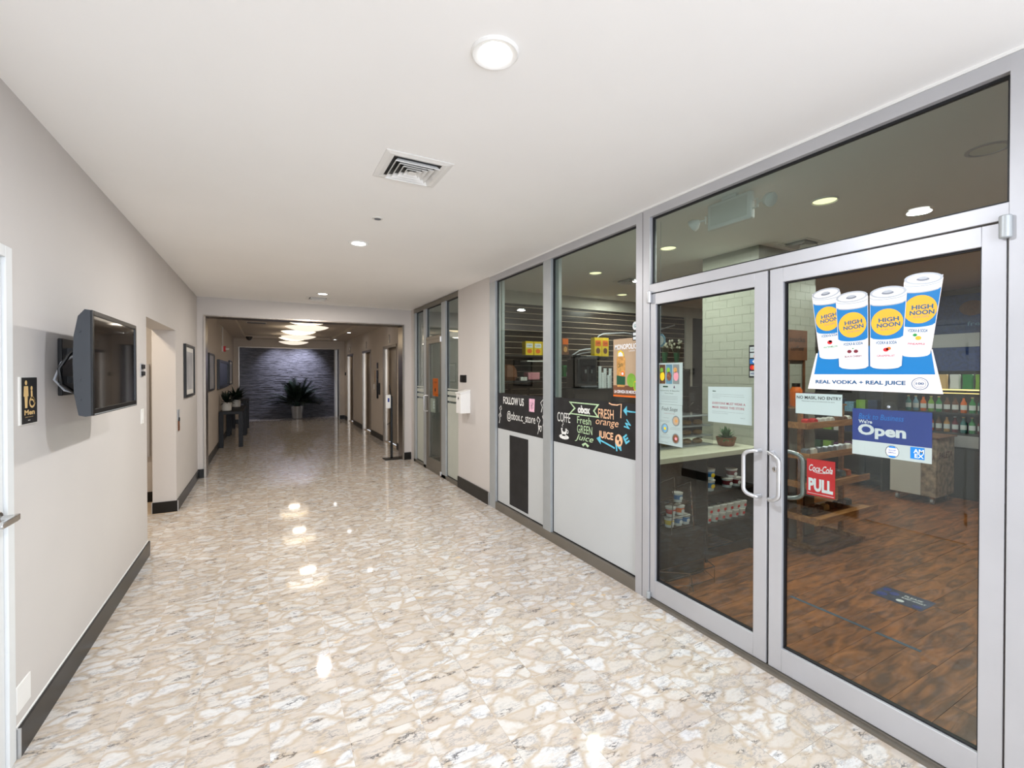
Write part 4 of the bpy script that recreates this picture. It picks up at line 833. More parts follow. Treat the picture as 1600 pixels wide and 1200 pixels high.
# ================================================================== SHOP INTERIOR
# slatted wall at the back left of the shop, soffit above
ws = struct('wall_slat', 'carcass', MB().box(2.40, 6.33, 5.545, 5.62, 0, 2.52))
z = .93
while z < 2.46:
    MB().box(2.46, 6.32, 5.53, 5.545, z, z + .072).build('slat', 'slat', ws, smooth=False); MB().box(2.46, 6.32, 5.524, 5.534, z + .0725, z + .0795).build('slat_trim', 'slat_trim', ws, smooth=False); z += .081
struct('trim_20', 'shop_soffit', MB().box(2.46, 8.2, 5.52, 5.62, 2.505, CE))
struct('trim_21', 'shop_soffit', MB().box(6.33, 6.49, 5.50, 5.62, 0, 2.505)); struct('wall_shop_rear', 'carcass', MB().box(6.49, 8.2, 5.54, 5.62, 0, 2.505))
# tiled column
cx0, cx1, cy0, cy1 = 3.82, 4.70, 2.53, 3.117
tc = struct('wall_tiled_column', 'tile_grout', MB().box(cx0 + .001, cx1 - .001, cy0 + .001, cy1 - .001, 0, CE))
tl = {}
def coltile(px, py, pz, w_, axis):
    k = (round(w_, 3), axis)
    if k not in tl:
        mb = MB(); mb.box(0, .008, 0, w_, 0, .0755) if axis == 'x' else mb.box(0, w_, 0, .008, 0, .0755)
        o = mb.build('tile', 'tile', tc, smooth=False); d = -wloc(tc)
        for v in o.data.vertices: v.co -= d
        tl[k] = o.data
    else: o = bpy.data.objects.new('tile', tl[k]); COL.objects.link(o); o.parent = tc
    o.location = Vector((px, py, pz)) - wloc(tc)
for r_ in range(22):
    z = .90 + r_ * .079
    if z + .0755 > CE: break
    for (a0_, a1_, ax) in ((cy0, cy1, 'x'), (cx0, cx1, 'y')):
        q = a0_ - (.078 if r_ % 2 else 0)
        while q < a1_ - .01:
            s, e = max(q, a0_), min(q + .154, a1_)
            if e - s > .02:
                if ax == 'x': coltile(cx0 - .001, s, z, e - s, 'x')
                else: coltile(s, cy0 - .001, z, e - s, 'y')
            q += .157
# counter with open shelves below
ct = thing('shop_counter', 'pale shop counter with dark open shelves underneath, behind the left door leaf', 'counter', (3.08, 3.0, 0))
box('countertop', 'counter', 2.40, 3.815, 2.50, 3.35, .862, .905, ct, bevel=.004)
box('side_panel', 'carcass', 3.165, 3.185, 2.54, 3.3, 0, .862, ct); box('side_panel', 'carcass', 3.79, 3.81, 2.54, 3.3, 0, .862, ct); box('back_panel', 'carcass', 2.42, 3.79, 3.28, 3.30, 0, .862, ct); box('front_panel', 'carcass', 2.42, 3.165, 2.64, 2.66, .0, .862, ct)
box('shelf', 'carcass', 3.185, 3.79, 2.54, 3.28, .555, .572, ct); box('shelf', 'carcass', 3.185, 3.79, 2.54, 3.28, .285, .305, ct); box('plinth', 'black', 3.185, 3.79, 2.58, 2.60, 0, .08, ct)
def cup(x, y, z, r_, h, m1, m2, label, group, name='snack_cup', cat='cup'):
    t = thing(name, label, cat, (x, y, z), group)
    MB().lathe([(r_ * .82, 0), (r_, h * .93)], (x, y, z), 'z', 18).build('cup', 'paper', t); MB().lathe([(r_ * .845, h * .15), (r_ * .985, h * .78)], (x, y, z), 'z', 18, caps=False).build('label_band', m1, t)
    P = Print(t, (x - .02, y - r_ * .93, z), (1, 0, 0), (0, 0, 1), (0, -1, 0)); P.ell('label_badge', .018, h * .45, r_ * .45, h * .2, m2, 1, n=12)
    MB().lathe([(r_ * 1.06, h * .93), (r_ * 1.06, h), (r_ * .9, h)], (x, y, z), 'z', 18).build('lid', 'offwhite' if m1 != 'clear' else 'clear', t)
pos = (('left', 'middle', 'right'))
k = 0
for i, (x, z) in enumerate(((3.262, .572), (3.262, .664))): cup(x, 2.6, z, .052, .088, 'hn_blue', 'yellow', 'blue and white yogurt tub, %s of the stack on the upper counter shelf' % ('lower' if i == 0 else 'upper'), 'blue yogurt tubs on the upper shelf')
for x, z, lb in ((3.50, .572, 'bottom left of three'), (3.61, .572, 'bottom right of three'), (3.56, .650, 'top of three')): cup(x, 2.6, z, .046, .075, 'dark_red', 'paper', 'dark red tub on the upper counter shelf, %s' % lb, 'red tubs on the upper shelf')
for j, z in enumerate((.305, .37)):
    for i in range(6): cup(3.235 + i * .088 + j * .02, 2.595 + j * .0, z, .038, .062, 'offwhite', 'red', 'white cup with red fruit print, %s row, %s from left, lower counter shelf' % (('bottom', 'top')[j], ('first', 'second', 'third', 'fourth', 'fifth', 'sixth')[i]), 'fruit cups on the lower shelf')
# wire display with tubs in front
t = thing('wire_display', 'wire stand display holding yogurt tubs left of the counter shelves', 'rack', (2.80, 2.42, 0))
ax0, ax1, ay = 2.66, 2.90, 2.44
MB().tube([(ax0, ay, .345), (ax0 + .02, ay, .69), (ax1 - .04, ay, .72), (ax1, ay, .345)], .004, 6).build('wire_frame', 'chrome', t); MB().tube([(ax0, ay + .16, .345), (ax0 + .02, ay + .16, .69), (ax1 - .04, ay + .16, .72), (ax1, ay + .16, .345)], .004, 6).build('wire_frame', 'chrome', t)
box('plinth', 'carcass', 2.62, 3.0, 2.43, 2.615, 0, .345, t, bevel=.003)
for z in (.38, .46, .56):
    mb = MB(); [mb.tube([(ax0 + .01, ay + q, z), (ax1 - .01, ay + q, z)], .0025, 5) for q in (0, .04, .08, .12, .16)]; mb.build('wire_shelf', 'chrome', t)
for x, z, m1, lb in ((2.70, .383, 'yellow', 'yellow tub at the lower left of the wire display'), (2.79, .383, 'hn_blue', 'blue tub in the middle of the lowest display tier'), (2.87, .383, 'hn_blue', 'blue and yellow tub at the lower right of the wire display'), (2.715, .463, 'red', 'red tub on the middle tier of the wire display, left'), (2.81, .463, 'orange', 'orange and white tub on the middle tier of the wire display'), (2.79, .563, 'hn_blue', 'topmost white and blue tub on the wire display')): cup(x, 2.50, z, .038, .07, m1, 'paper', lb, 'tubs on the wire display')
# empty wire basket rack on the floor
t = thing('wire_basket', 'low empty chrome wire basket rack on the shop floor behind the left leaf', 'rack', (2.75, 2.34, 0))
fr_ = [(2.48, 2.41), (2.66, 2.27), (2.92, 2.27), (2.98, 2.41)]
for z, m_ in ((.12, .004), (.03, .003)): MB().tube([(a, b, z) for a, b in fr_], m_, 6, closed=True).build('wire_ring', 'chrome', t)
for a, b in fr_: MB().tube([(a, b, .0), (a, b, .12)], .0035, 6).build('wire_leg', 'chrome', t)
MB().tube([(2.66, 2.24, .0), (2.78, 2.36, .03)], .0035, 6).build('wire_leg', 'chrome', t)
# pastry case, wrapped goods, small plant on the counter
t = thing('pastry_case', 'clear tiered pastry case with baked goods on the counter behind the menu sheets', 'case', (3.3, 2.95, .905))
for z in (.905, .985, 1.075, 1.165): box('tray', 'print_silver', 2.86, 3.56, 2.80, 3.12, z, z + .008, t)
box('front_pane', 'clear', 2.86, 3.56, 2.785, 2.788, .905, 1.18, t); box('top_pane', 'clear', 2.86, 3.56, 2.80, 3.12, 1.178, 1.182, t)
for a in (2.86, 3.556): box('side_pane', 'clear', a, a + .004, 2.79, 3.12, .905, 1.18, t)
n_ = 0
for row, z in (('bottom', .913), ('middle', .993), ('top', 1.083)):
    for i in range(5):
        x = 2.95 + i * .132; mb = MB(); mb.lathe([(.001, 0), (.032, .004), (.042, .018), (.034, .036), (.012, .044), (.001, .045)], (0, 0, 0), 'z', 14); mb.v = [(p_[0] * 1.3 + x, p_[1] * .9 + 2.9 + .01 * math.sin(i), p_[2] + z) for p_ in mb.v]
        mb.build('pastry', 'bread', None, label='golden roll, %s from the left on the %s pastry case tray' % (('first', 'second', 'third', 'fourth', 'fifth')[i], row), cat='pastry', group='pastries in the case')
mb = MB(); q = random.Random(3)
for i in range(26):
    c = Vector((3.3 + q.uniform(-.16, .3), 2.95 + q.uniform(-.1, .1), 1.20 + q.uniform(0, .07))); vs = [c + Vector([q.uniform(-.05, .05) for _ in range(3)]) for _ in range(3)]; mb.add([tuple((v.x, v.y, max(v.z, 1.183))) for v in vs], [(0, 1, 2)])
mb.build('wrapped_goods', 'clear', None, label='crumpled clear plastic wrap lying on top of the pastry case', cat='wrap', kind='stuff')
t = potted('potted_plant', 'small green plant in an oval terracotta bowl on the shop counter', 3.62, 2.70, .905, .085, .075, 'terracotta', 90, .13, .035, 0, 'leaf_bright', taper=.8, seed=9, up=(.3, 1.5))
# back shelves on the slatted wall
def shelf(label, x0, x1, z):
    t = thing('wall_shelf', label, 'shelf', ((x0 + x1) / 2, 5.35, z - .02)); box('board', 'carcass', x0, x1, 5.12, 5.5275, z - .02, z, t)
    for a in (x0 + .1, x1 - .1): box('bracket', 'black', a, a + .02, 5.2, 5.5275, z - .05, z - .02, t)
shelf('dark upper shelf with yellow cartons on the slatted shop wall', 2.48, 3.42, 1.785); shelf('dark lower shelf with containers on the slatted shop wall', 2.48, 3.42, 1.452)
shelf('small dark shelf holding a snack bag on the slatted wall', 3.55, 3.82, 1.80); shelf('short shelf under the two yellow boxes on the slatted wall', 4.08, 4.45, 1.79)
def carton(label, x0, x1, y0, z0, z1, m1, m2, name='carton', group=None, d=.09):
    t = thing(name, label, 'box', ((x0 + x1) / 2, y0 + d / 2, z0), group); box('body', m1, x0, x1, y0, y0 + d, z0, z1, t, bevel=.002); w_ = x1 - x0; h_ = z1 - z0
    P = Print(t, (x0, y0, z0), (1, 0, 0), (0, 0, 1), (0, -1, 0), .001); P.rect('label_panel', w_ * .1, w_ * .9, h_ * .55, h_ * .85, m2, 1); P.ell('label_emblem', w_ * .5, h_ * .3, w_ * .3, h_ * .16, 'orange' if m2 != 'orange' else 'brown', 1, n=14); P.text('CAFE', w_ * .2, h_ * .64, h_ * .12, 'text_black', w=w_ * .6, layer=1)
for i, (a, lb) in enumerate(((2.993, 'left'), (3.123, 'middle'), (3.253, 'right'))): carton('yellow and white coffee carton on the upper shelf, %s of three' % lb, a, a + .122, 5.20, 1.785, 1.968, 'yellow', 'paper', group='yellow coffee cartons')
for i, (a, lb) in enumerate(((4.13, 'left'), (4.262, 'right'))): carton('tall yellow box with orange print, %s of the pair on the slatted wall' % lb, a, a + .122, 5.20, 1.79, 2.06, 'yellow', 'orange', group='tall yellow boxes')
t = thing('snack_bag', 'orange and brown snack bag standing on the small shelf', 'bag', (3.68, 5.3, 1.80)); MB().prism([(0, 0), (.13, 0), (.118, .12), (.13, .245), (0, .245), (.012, .12)], (3.615, 5.28, 1.80), (1, 0, 0), (0, 0, 1), (0, 1, 0), .05).build('bag', 'brown', t, bevel=.01); P = Print(t, (3.615, 5.279, 1.80), (1, 0, 0), (0, 0, 1), (0, -1, 0), .001); P.rect('top_print', .02, .11, .15, .23, 'orange'); P.ell('bag_emblem', .065, .08, .03, .04, 'bread', n=14)
t = thing('pink_tub', 'clear square container of pink packets on the lower shelf', 'container', (3.13, 5.25, 1.452)); box('contents', 'pink', 3.03, 3.21, 5.19, 5.32, 1.46, 1.56, t, bevel=.01); box('container', 'clear', 3.0, 3.25, 5.17, 5.34, 1.453, 1.70, t); box('lid', 'offwhite', 2.995, 3.255, 5.165, 5.345, 1.70, 1.715, t)
t = thing('sauce_bottle', 'pale bottle with a red cap beside the pink packets', 'bottle', (3.33, 5.25, 1.452)); MB().lathe([(.03, 0), (.034, .01), (.034, .17), (.014, .21), (.012, .22)], (3.33, 5.25, 1.452), 'z', 16).build('bottle', 'chalk_green', t); MB().lathe([(.016, .22), (.012, .265)], (3.33, 5.25, 1.452), 'z', 12).build('cap', 'red', t)
t = thing('paper_bag', 'crumpled brown paper bag at the left end of the lower shelf', 'bag', (2.78, 5.3, 1.452)); MB().lathe([(.10, 0), (.13, .05), (.12, .14), (.08, .20), (.03, .215)], (2.78, 5.3, 1.452), 'z', 9).build('bag', 'brown', t, smooth=False)
for i in range(4): tag(box('small_tub', 'offwhite', 2.90 + i * .024, 2.921 + i * .024, 5.16, 5.20, 1.452, 1.50, bevel=.002), 'tiny white tub, %s from left before the pink container' % ('first', 'second', 'third', 'last')[i], 'tub', 'tiny white tubs')
t = thing('green_bag', 'bright green bag hanging on the slatted wall', 'bag', (3.83, 5.42, 1.495)); MB().prism([(.01, 0), (.19, 0), (.205, .16), (0, .16)], (3.73, 5.40, 1.50), (1, 0, 0), (0, 0, 1), (0, 1, 0), .08).build('bag', 'green', t, bevel=.012); box('white_label', 'paper', 3.78, 3.83, 5.396, 5.399, 1.51, 1.56, t)
for a in (2.9, 3.2): box('hanging_bracket', 'black', a, a + .03, 5.50, 5.527, 1.15, 1.40, None, label='dark metal bracket on the slatted wall, %s below the lower shelf' % ('left' if a < 3 else 'right'), cat='bracket', group='metal brackets')
# back counter with coffee machine and cups
bc = thing('back_counter', 'tall dark back counter below the slatted wall carrying the coffee machine', 'counter', (4.2, 5.1, 0)); box('top', 'black', 3.5, 5.9, 4.85, 5.42, 1.32, 1.345, bc, bevel=.003); box('cabinet', 'carcass', 3.54, 5.86, 4.9, 5.42, 0, 1.32, bc)
for i in range(4): box('cabinet_door', 'carcass', 3.56 + i * .575, 4.12 + i * .575, 4.885, 4.9, .1, 1.28, bc, bevel=.003)
t = thing('coffee_machine', 'black coffee machine on the back counter', 'machine', (3.92, 5.15, 1.345)); box('body', 'black', 3.755, 4.08, 5.08, 5.36, 1.345, 1.75, t, bevel=.012); box('brew_bay', 'black_gloss', 3.80, 4.03, 5.07, 5.08, 1.43, 1.66, t); box('hood', 'charcoal', 3.76, 4.08, 5.03, 5.34, 1.75, 1.79, t, bevel=.008); box('drip_tray', 'print_silver_dark', 3.80, 4.04, 5.0, 5.08, 1.355, 1.375, t); 
for a in (3.86, 3.96): MB().cyl(.012, 1.55, 1.60, (a, 5.055, 0), n=12).build('spout', 'chrome', t)
for i, (x, h) in enumerate(((4.02, .31), (4.06, .22), (4.11, .29), (4.16, .18), (4.20, .28))):
    t = thing('cup_stack', 'stack of white paper cups, %s of five from the left on the back counter' % ('first', 'second', 'third', 'fourth', 'fifth')[i], 'cups', (x, 4.95 - .02 * (i % 2), 1.345), 'paper cup stacks')
    prf = [(.020, 0)]; nn = int(h / .03)
    for k_ in range(nn): prf += [(.024, .03 * (k_ + .9)), (.020, .03 * (k_ + 1))]
    MB().lathe(prf, (x, 4.95 - .02 * (i % 2), 1.345), 'z', 14).build('cups', 'paper', t)
for x, h, lb in ((4.34, .12, 'taller'), (4.42, .09, 'shorter')): MB().lathe([(.035, 0), (.042, h)], (x, 4.95, 1.345), 'z', 14).build('tumbler', 'photo_sky', None, label='%s pale tumbler behind the drink poster on the back counter' % lb, cat='tumbler')
MB().tube([(3.87, 5.40, 1.80), (4.006, 5.4, 1.876), (4.12, 5.4, 1.90), (4.238, 5.4, 1.91), (4.30, 5.4, 1.98), (4.357, 5.4, 2.10), (4.45, 5.4, 2.14), (4.60, 5.4, 2.15), (4.85, 5.4, 2.17), (5.13, 5.4, 2.15), (5.4, 5.4, 2.2), (6.0, 5.45, 2.35)], .010, 8).build('cable', 'print_silver', None, label='pale cable looping across the slatted shop wall', cat='cable')
MB().tube([(3.88, 5.38, 1.79), (4.05, 5.38, 1.84), (4.2, 5.38, 1.86), (4.28, 5.38, 1.93), (4.33, 5.38, 2.02)], .008, 8).build('cable', 'print_silver', None, label='second shorter pale cable below the long one on the slatted wall', cat='cable')
# flower vases on the right part of the shop counter behind the left leaf
for x, lb in ((4.24, 'left'), (4.44, 'right')):
    t = thing('flower_vase', 'green glass vase of white dried flowers, %s of the pair behind the left leaf' % lb, 'vase', (x, 4.0, 1.60), 'green vases'); MB().lathe([(.028, 0), (.026, .10), (.038, .20), (.034, .20), (.020, .10)], (x, 4.0, 1.60), 'z', 16).build('vase', 'dark_green', t)
    q = random.Random(int(x * 100)); mb = MB(); mf = MB()
    for i in range(12):
        a = q.uniform(0, 6.28); e = (x + .07 * math.cos(a), 4.0 + .05 * math.sin(a), 1.60 + q.uniform(.24, .34)); mb.tube([(x, 4.0, 1.70), e], .0015, 4); mf.lathe([(.001, 0), (.014, .012), (.012, .03), (.001, .035)], e, 'z', 6)
    mb.build('stems', 'leaf', t); mf.build('flower_heads', 'counter', t)
st = thing('display_stand', 'slim dark pedestal shelf carrying two green vases', 'stand', (4.35, 4.0, 0)); box('top', 'slat', 4.16, 4.54, 3.88, 4.12, 1.58, 1.60, st); box('back', 'carcass', 4.16, 4.54, 4.08, 4.12, 0, 1.58, st)
for a in (4.16, 4.52): box('side', 'slat', a, a + .02, 3.88, 4.08, 0, 1.58, st)
for z in (.5, .9, 1.25): box('shelf', 'slat', 4.18, 4.52, 3.88, 4.08, z, z + .02, st)
t = thing('hanging_sign', 'pale octagonal sign just inside the glass at the left edge of the left leaf', 'sign', (2.60, 2.495, 1.74)); P = Print(t, (2.60, 2.55, 1.74), (0, -1, 0), (0, 0, 1), (-1, 0, 0), .004); P.poly('plaque', [(.055 + .052 * math.cos(a), .055 + .052 * math.sin(a)) for a in [math.pi / 8 + k * math.pi / 4 for k in range(8)]], 'photo_sky'); P.ell('centre', .055, .055, .036, .036, 'paper', 2, n=18); MB().tube([(2.60, 2.495, 1.845), (2.60, 2.495, 2.68)], .0015, 4).build('cord', 'print_silver', t)
# emergency light on the shop ceiling
t = thing('emergency_light', 'white twin-head emergency light hanging from the shop ceiling behind the transom', 'light', (2.60, 1.92, 2.50))
box('housing', 'white', 2.585, 2.625, 1.765, 2.075, 2.492, 2.66, t, bevel=.008); box('face_plate', 'offwhite', 2.5835, 2.586, 1.79, 2.05, 2.515, 2.64, t); box('ceiling_mount', 'white', 2.59, 2.62, 1.87, 1.97, 2.66, 2.678, t)
for s, y in ((1, 2.075), (-1, 1.765)):
    MB().tube([(2.605, y, 2.60), (2.605, y + s * .03, 2.60), (2.605, y + s * .03, 2.55), (2.605, y, 2.55)], .006, 8).build('arm', 'white', t); MB().tube([(2.605, y + s * .03, 2.575), (2.602, y + s * .07, 2.578)], .007, 8).build('arm', 'white', t)
    mb = MB().lathe([(.012, 0), (.036, .03), (.042, .055), (.040, .06)], (0, 0, 0), 'z', 20); m_ = Matrix.Translation((2.60, y + s * .075, 2.585)) @ Matrix.Rotation(R(-118) * s, 4, 'X') @ Matrix.Rotation(R(-12), 4, 'Y'); mb.v = [tuple(m_ @ Vector(v)) for v in mb.v]; hd = mb.build('lamp_head', 'white', t)
    mb = MB().lathe([(.038, .0605), (.02, .066), (.001, .068)], (0, 0, 0), 'z', 20, caps=False); mb.v = [tuple(m_ @ Vector(v)) for v in mb.v]; mb.build('lens', 'offwhite', hd)
# wooden display rack
t = thing('display_rack', 'tiered oak display rack holding small packets behind the right door leaf', 'rack', (4.5, 2.4, 0))
x0, x1, y0, y1 = 4.17, 4.88, 2.28, 2.50
for a in (x0, x1 - .035):
    box('post', 'wood', a, a + .035, 2.36, 2.395, .045, 1.24, t, bevel=.002); box('foot', 'wood', a - .005, a + .04, 2.18, 2.60, 0, .045, t, bevel=.002)
box('base_rail', 'wood', x0 + .03, x1 - .03, 2.2, 2.24, .0, .045, t); box('base_rail', 'wood', x0 + .03, x1 - .03, 2.54, 2.58, .0, .045, t)
box('top_board', 'wood', 4.10, 4.90, 2.35, 2.45, 1.24, 1.255, t)
for z, d in ((1.08, .10), (.82, .14), (.575, .18), (.30, .24)):
    tr_ = box('tray', 'wood', x0 - .06 - d * .4, x1 + d * .3, 2.36 - d, 2.36 + d * .5, z, z + .012, t); box('tray_lip', 'wood', x0 - .06 - d * .4, x1 + d * .3, 2.35 - d, 2.36 - d, z - .01, z + .045, tr_); box('tray_lip', 'wood', x0 - .07 - d * .4, x0 - .06 - d * .4, 2.36 - d, 2.36 + d * .5, z - .01, z + .045, tr_)
q = random.Random(11)
cols = {1.08: ('brown', 'red', 'offwhite'), .82: ('print_silver', 'offwhite', 'print_silver_dark'), .575: ('photo_sky', 'orange', 'dark_green'), .30: ('brown', 'gold', 'carcass')}
for ti, z in enumerate((1.08, .82, .575, .30)):
    for i in range(8):
        x = 4.13 + i * .095; m_ = q.choice(cols[z]); y = 2.285 + q.uniform(-.01, .01)
        MB().prism([(0, 0), (.075, 0), (.07, .045), (.04, .06), (.005, .05)], (x, y, z + .0125), (1, 0, 0), (0, 0, 1), (0, 1, 0), .05).build('packet', m_, None, bevel=.006, label='small wrapped packet, %s from the left on the %s oak rack tray' % (('first', 'second', 'third', 'fourth', 'fifth', 'sixth', 'seventh', 'last')[i], ('top', 'second', 'third', 'lowest')[ti]), cat='packet', group='packets on the oak rack')
t = thing('wooden_sign', 'brown wooden board sign with dark lettering against the tiled column', 'sign', (4.35, 2.50, 1.24)); box('board', 'brown', 4.20, 4.51, 2.50, 2.515, 1.67, 1.95, t); P = Print(t, (4.20, 2.4995, 1.67), (1, 0, 0), (0, 0, 1), (0, -1, 0), .001); P.text('snacks', .03, .17, .05, 'text_black', w=.24); P.text('coffee', .05, .09, .045, 'text_black', w=.2); box('leg', 'brown', 4.22, 4.24, 2.505, 2.52, 0, 1.67, t); box('leg', 'brown', 4.47, 4.49, 2.505, 2.52, 0, 1.67, t)
t = thing('honey_jar', 'amber jar on the top of the oak rack', 'jar', (4.16, 2.40, 1.255)); MB().lathe([(.045, .0155), (.05, .03), (.05, .16), (.03, .19)], (4.16, 2.40, 1.24), 'z', 16).build('jar', 'orange', t); MB().lathe([(.034, .19), (.034, .22)], (4.16, 2.40, 1.24), 'z', 16).build('lid', 'slat', t)
carton('small white and purple box on top of the oak rack', 4.25, 4.40, 2.36, 1.255, 1.37, 'purple', 'paper', 'snack_box', d=.08); carton('low brown box beside the purple one on the oak rack', 4.42, 4.56, 2.36, 1.255, 1.36, 'brown', 'paper', 'snack_box', d=.08)
# big open cooler with bottles along the rear wall
t = thing('display_cooler', 'long dark open cooler with lit shelves of bottles along the rear shop wall', 'cooler', (7.9, 1.7, 0)); ya, yb = .3, 3.15
box('base', 'dark_gray', 7.55, 8.18, ya, yb, .0, .62, t, bevel=.004); box('bumper', 'alu', 7.53, 7.56, ya, yb, .64, .78, t); box('back', 'carcass', 8.10, 8.18, ya, yb, .62, 2.05, t); box('header', 'bluecard', 7.70, 8.18, ya, yb, 1.58, 2.05, t)
box('header_strip', 'alu', 7.69, 7.70, ya, yb, 1.88, 2.05, t)
for z in (.80, 1.05, 1.345): sh_ = box('shelf', 'dark_gray', 7.62, 8.10, ya, yb, z - .02, z, t)
box('light_strip', 'strip_light', 7.605, 7.615, ya, yb, 1.335, 1.35, t)
box('light_strip', 'strip_light', 7.74, 7.76, ya, yb, 1.29, 1.30, t)
for a in (ya, yb): box('end_panel', 'black', 7.6, 8.18, a - .02, a, 0, 2.05, t)
lamp('AREA', (7.8, 1.75, 1.30), 5, (1, .8, .5), .1, 2.6, shape='RECTANGLE'); lamp('AREA', (7.8, 1.75, 1.56), 5, (1, .88, .7), .1, 2.6, shape='RECTANGLE')
ORD = ['first', 'second', 'third', 'fourth', 'fifth', 'sixth', 'seventh', 'eighth', 'ninth', 'tenth', 'eleventh', 'twelfth', 'thirteenth', 'fourteenth', 'fifteenth', 'sixteenth', 'seventeenth', 'eighteenth', 'nineteenth', 'twentieth']
CN = dict(green='green', brown='brown', orange='orange', paper='white', red='red', teal='teal', bread='tan', lime='lime green', photo_sky='pale blue', dark_red='dark red', gold='golden', purple='purple', photo_brown='brown', art_blue='dark blue', offwhite='off-white', dark_green='dark green')
q = random.Random(21); bcols = ['green', 'brown', 'orange', 'paper', 'red', 'teal', 'bread', 'lime', 'photo_sky', 'dark_red']
def bottle_proto(m_, cm, h=.20):
    t = thing('bottle', None, 'bottle', (0, 0, 0)); MB().lathe([(.026, 0), (.03, .008), (.03, h * .6), (.012, h * .8), (.011, h * .94)], (0, 0, 0), 'z', 12).build('bottle_body', m_, t); MB().lathe([(.0305, h * .2), (.0305, h * .5)], (0, 0, 0), 'z', 12, caps=False).build('label_band', 'paper', t); MB().lathe([(.014, h * .94), (.014, h)], (0, 0, 0), 'z', 10).build('cap', cm, t); return t
prot = [bottle_proto(m_, q.choice(['paper', 'gold', 'red', 'black'])) for m_ in bcols]; first = [True] * len(prot)
for (z, y_s, x, g) in ((.80, [1.5 + i * .08 for i in range(19)], 7.70, 'lower'), (1.05, [1.5 + i * .08 for i in range(19)], 7.70, 'upper')):
    for i, y in enumerate(y_s):
        k = q.randrange(len(prot)) if g == 'upper' or i > 9 else i; o = prot[k]
        if first[k]: first[k] = False
        else: o = copy_tree(prot[k])
        o.location = (x, y, z); tag(o, '%s bottle, %s from the right in the %s bottle row of the rear cooler' % (CN[bcols[k]], ORD[i], g), 'bottle', 'bottles on the %s cooler shelf' % g)
for i in range(16):
    y = 1.1 + i * .12; m_ = ('gold', 'gold', 'orange', 'lime', 'green', 'paper')[i % 6]
    MB().prism([(0, 0), (.10, 0), (.094, .10), (.10, .19), (0, .19), (.006, .1)], (7.70, y, 1.345), (0, 1, 0), (0, 0, 1), (1, 0, 0), .05).build('snack_packet', m_, None, bevel=.01, label='%s snack packet, %s from the right on the top shelf of the rear cooler' % (CN[m_], ORD[i]), cat='packet', group='packets on the top cooler shelf')
t = thing('wall_banner', 'dark blue banner with painted snacks above the rear cooler', 'banner', (8.19, 1.9, 2.06)); P = Print(t, (8.18, 2.95, 2.08), (0, -1, 0), (0, 0, 1), (-1, 0, 0), .003); P.rect('banner', 0, 2.0, 0, .52, 'bluecard'); P.ell('snack_print', .5, .33, .13, .10, 'photo_brown', 2, n=14); P.ell('snack_print', .75, .28, .10, .07, 'bread', 2, n=14); P.ell('snack_print', 1.25, .30, .12, .12, 'photo_brown', 2, n=14); P.text('fresh every day', .45, .08, .07, 'photo_sky', w=.7)
# lower shop shelving left of the cooler
t = thing('gondola_shelf', 'dark low shelving unit behind the oak rack', 'shelf', (7.0, 3.45, 0))
box('back_panel', 'carcass', 7.45, 7.5, 3.0, 4.2, 0, 1.42, t)
for z in (.12, .42, .72, 1.0): box('shelf', 'dark_gray', 7.1, 7.45, 3.0, 4.2, z, z + .02, t)
for a in (2.98, 4.2): box('end_panel', 'dark_gray', 7.1, 7.5, a, a + .02, 0, 1.42, t)
for r_, z in enumerate((.44, .74, 1.02)):
    for i in range(8):
        y = 3.06 + i * .14; h_ = q.uniform(.12, .2); m_ = q.choice(['photo_brown', 'lime', 'photo_sky', 'purple', 'orange', 'art_blue', 'offwhite', 'dark_green'])
        tag(box('grocery_box', m_, 7.14, 7.24, y, y + .11, z, z + h_, None, bevel=.003), '%s grocery box, %s from the right in the %s row of the low shelving' % (CN[m_], ORD[i], ('lower', 'middle', 'upper')[r_]), 'box', 'grocery boxes')
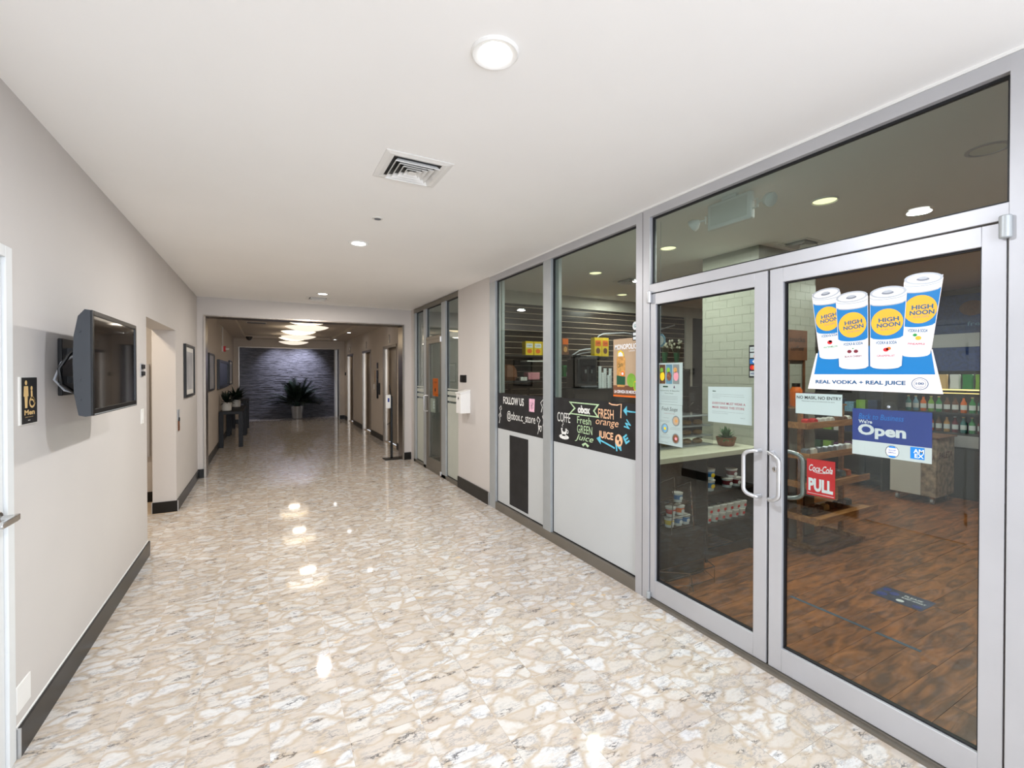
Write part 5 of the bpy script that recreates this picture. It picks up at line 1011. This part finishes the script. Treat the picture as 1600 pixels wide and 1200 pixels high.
# ice pop cart
t = thing('ice_pop_cart', 'floral ice pop cart on casters lettered PALETA before the rear cooler', 'cart', (7.1, 2.55, 0))
box('cart_body', 'floral', 6.88, 7.38, 2.36, 2.80, .09, .78, t, bevel=.008); box('cart_top', 'brown', 6.86, 7.40, 2.34, 2.82, .78, .80, t, bevel=.004); box('side_panel', 'offwhite', 6.86, 6.882, 2.50, 2.80, .10, .76, t)
P = Print(t, (6.8785, 2.60, .5), (0, -1, 0), (0, 0, 1), (-1, 0, 0), .002); P.text('PALETA', .11, .03, .07, 'brown', w=.12, bold=.02); P2 = Print(t, (6.92, 2.3585, .4), (1, 0, 0), (0, 0, 1), (0, -1, 0), .002); P2.text('PALETA', .03, .14, .075, 'brown', w=.36, bold=.02); P2.text('ice pops', .08, .05, .04, 'brown', w=.25)
for a in (6.93, 7.33):
    for b in (2.41, 2.75): MB().cyl(.032, -.012, .012, (a, b, .032), 'y', 14).build('caster', 'print_silver', t); box('caster_fork', 'chrome', a - .012, a + .012, b - .016, b + .016, .045, .09, t)
# floor decal and tape
t = thing('floor_decal', 'dark blue floor decal with pale dots and lettering inside the shop entrance', 'decal', (3.86, 1.5, 0)); P = Print(t, (3.745, 1.645, .0003), (0, -1, 0), (1, 0, 0), (0, 0, 1), .0005); P.rect('decal_sheet', 0, .29, 0, .225, 'art_blue')
P.ell('dot', .035, .17, .022, .03, 'royal', 2, n=14); P.ell('dot', .045, .07, .03, .034, 'royal', 2, n=14); P.ell('dot', .09, .14, .026, .034, 'royal', 2, n=14); P.text('PLEASE', .14, .15, .028, 'paper', w=.10, bold=.02); P.text('KEEP APART', .14, .11, .026, 'paper', w=.13, bold=.02); P.ell('badge', .155, .055, .022, .022, 'paper', 2, n=16); P.ell('dot', .25, .05, .026, .022, 'royal', 2, n=14)
for a, b, lb in ((1.40, 1.88, 'longer blue tape strip on the shop floor behind the right leaf'), (1.16, 1.375, 'shorter blue tape strip on the shop floor nearer the right edge')): tag(box('floor_tape', 'tape', 3.195, 3.222, a, b, .0, .001), lb, 'tape')

# set every loose item a hair above what it stands on
for o in list(SC.objects):
    if not o.parent and o.get('category') in ('bottle', 'packet', 'box', 'cup', 'pastry', 'tub', 'tumbler', 'cups', 'machine', 'container', 'bag', 'jar', 'plant', 'vase') and o.get('kind') != 'structure':
        o.location.z += .0008
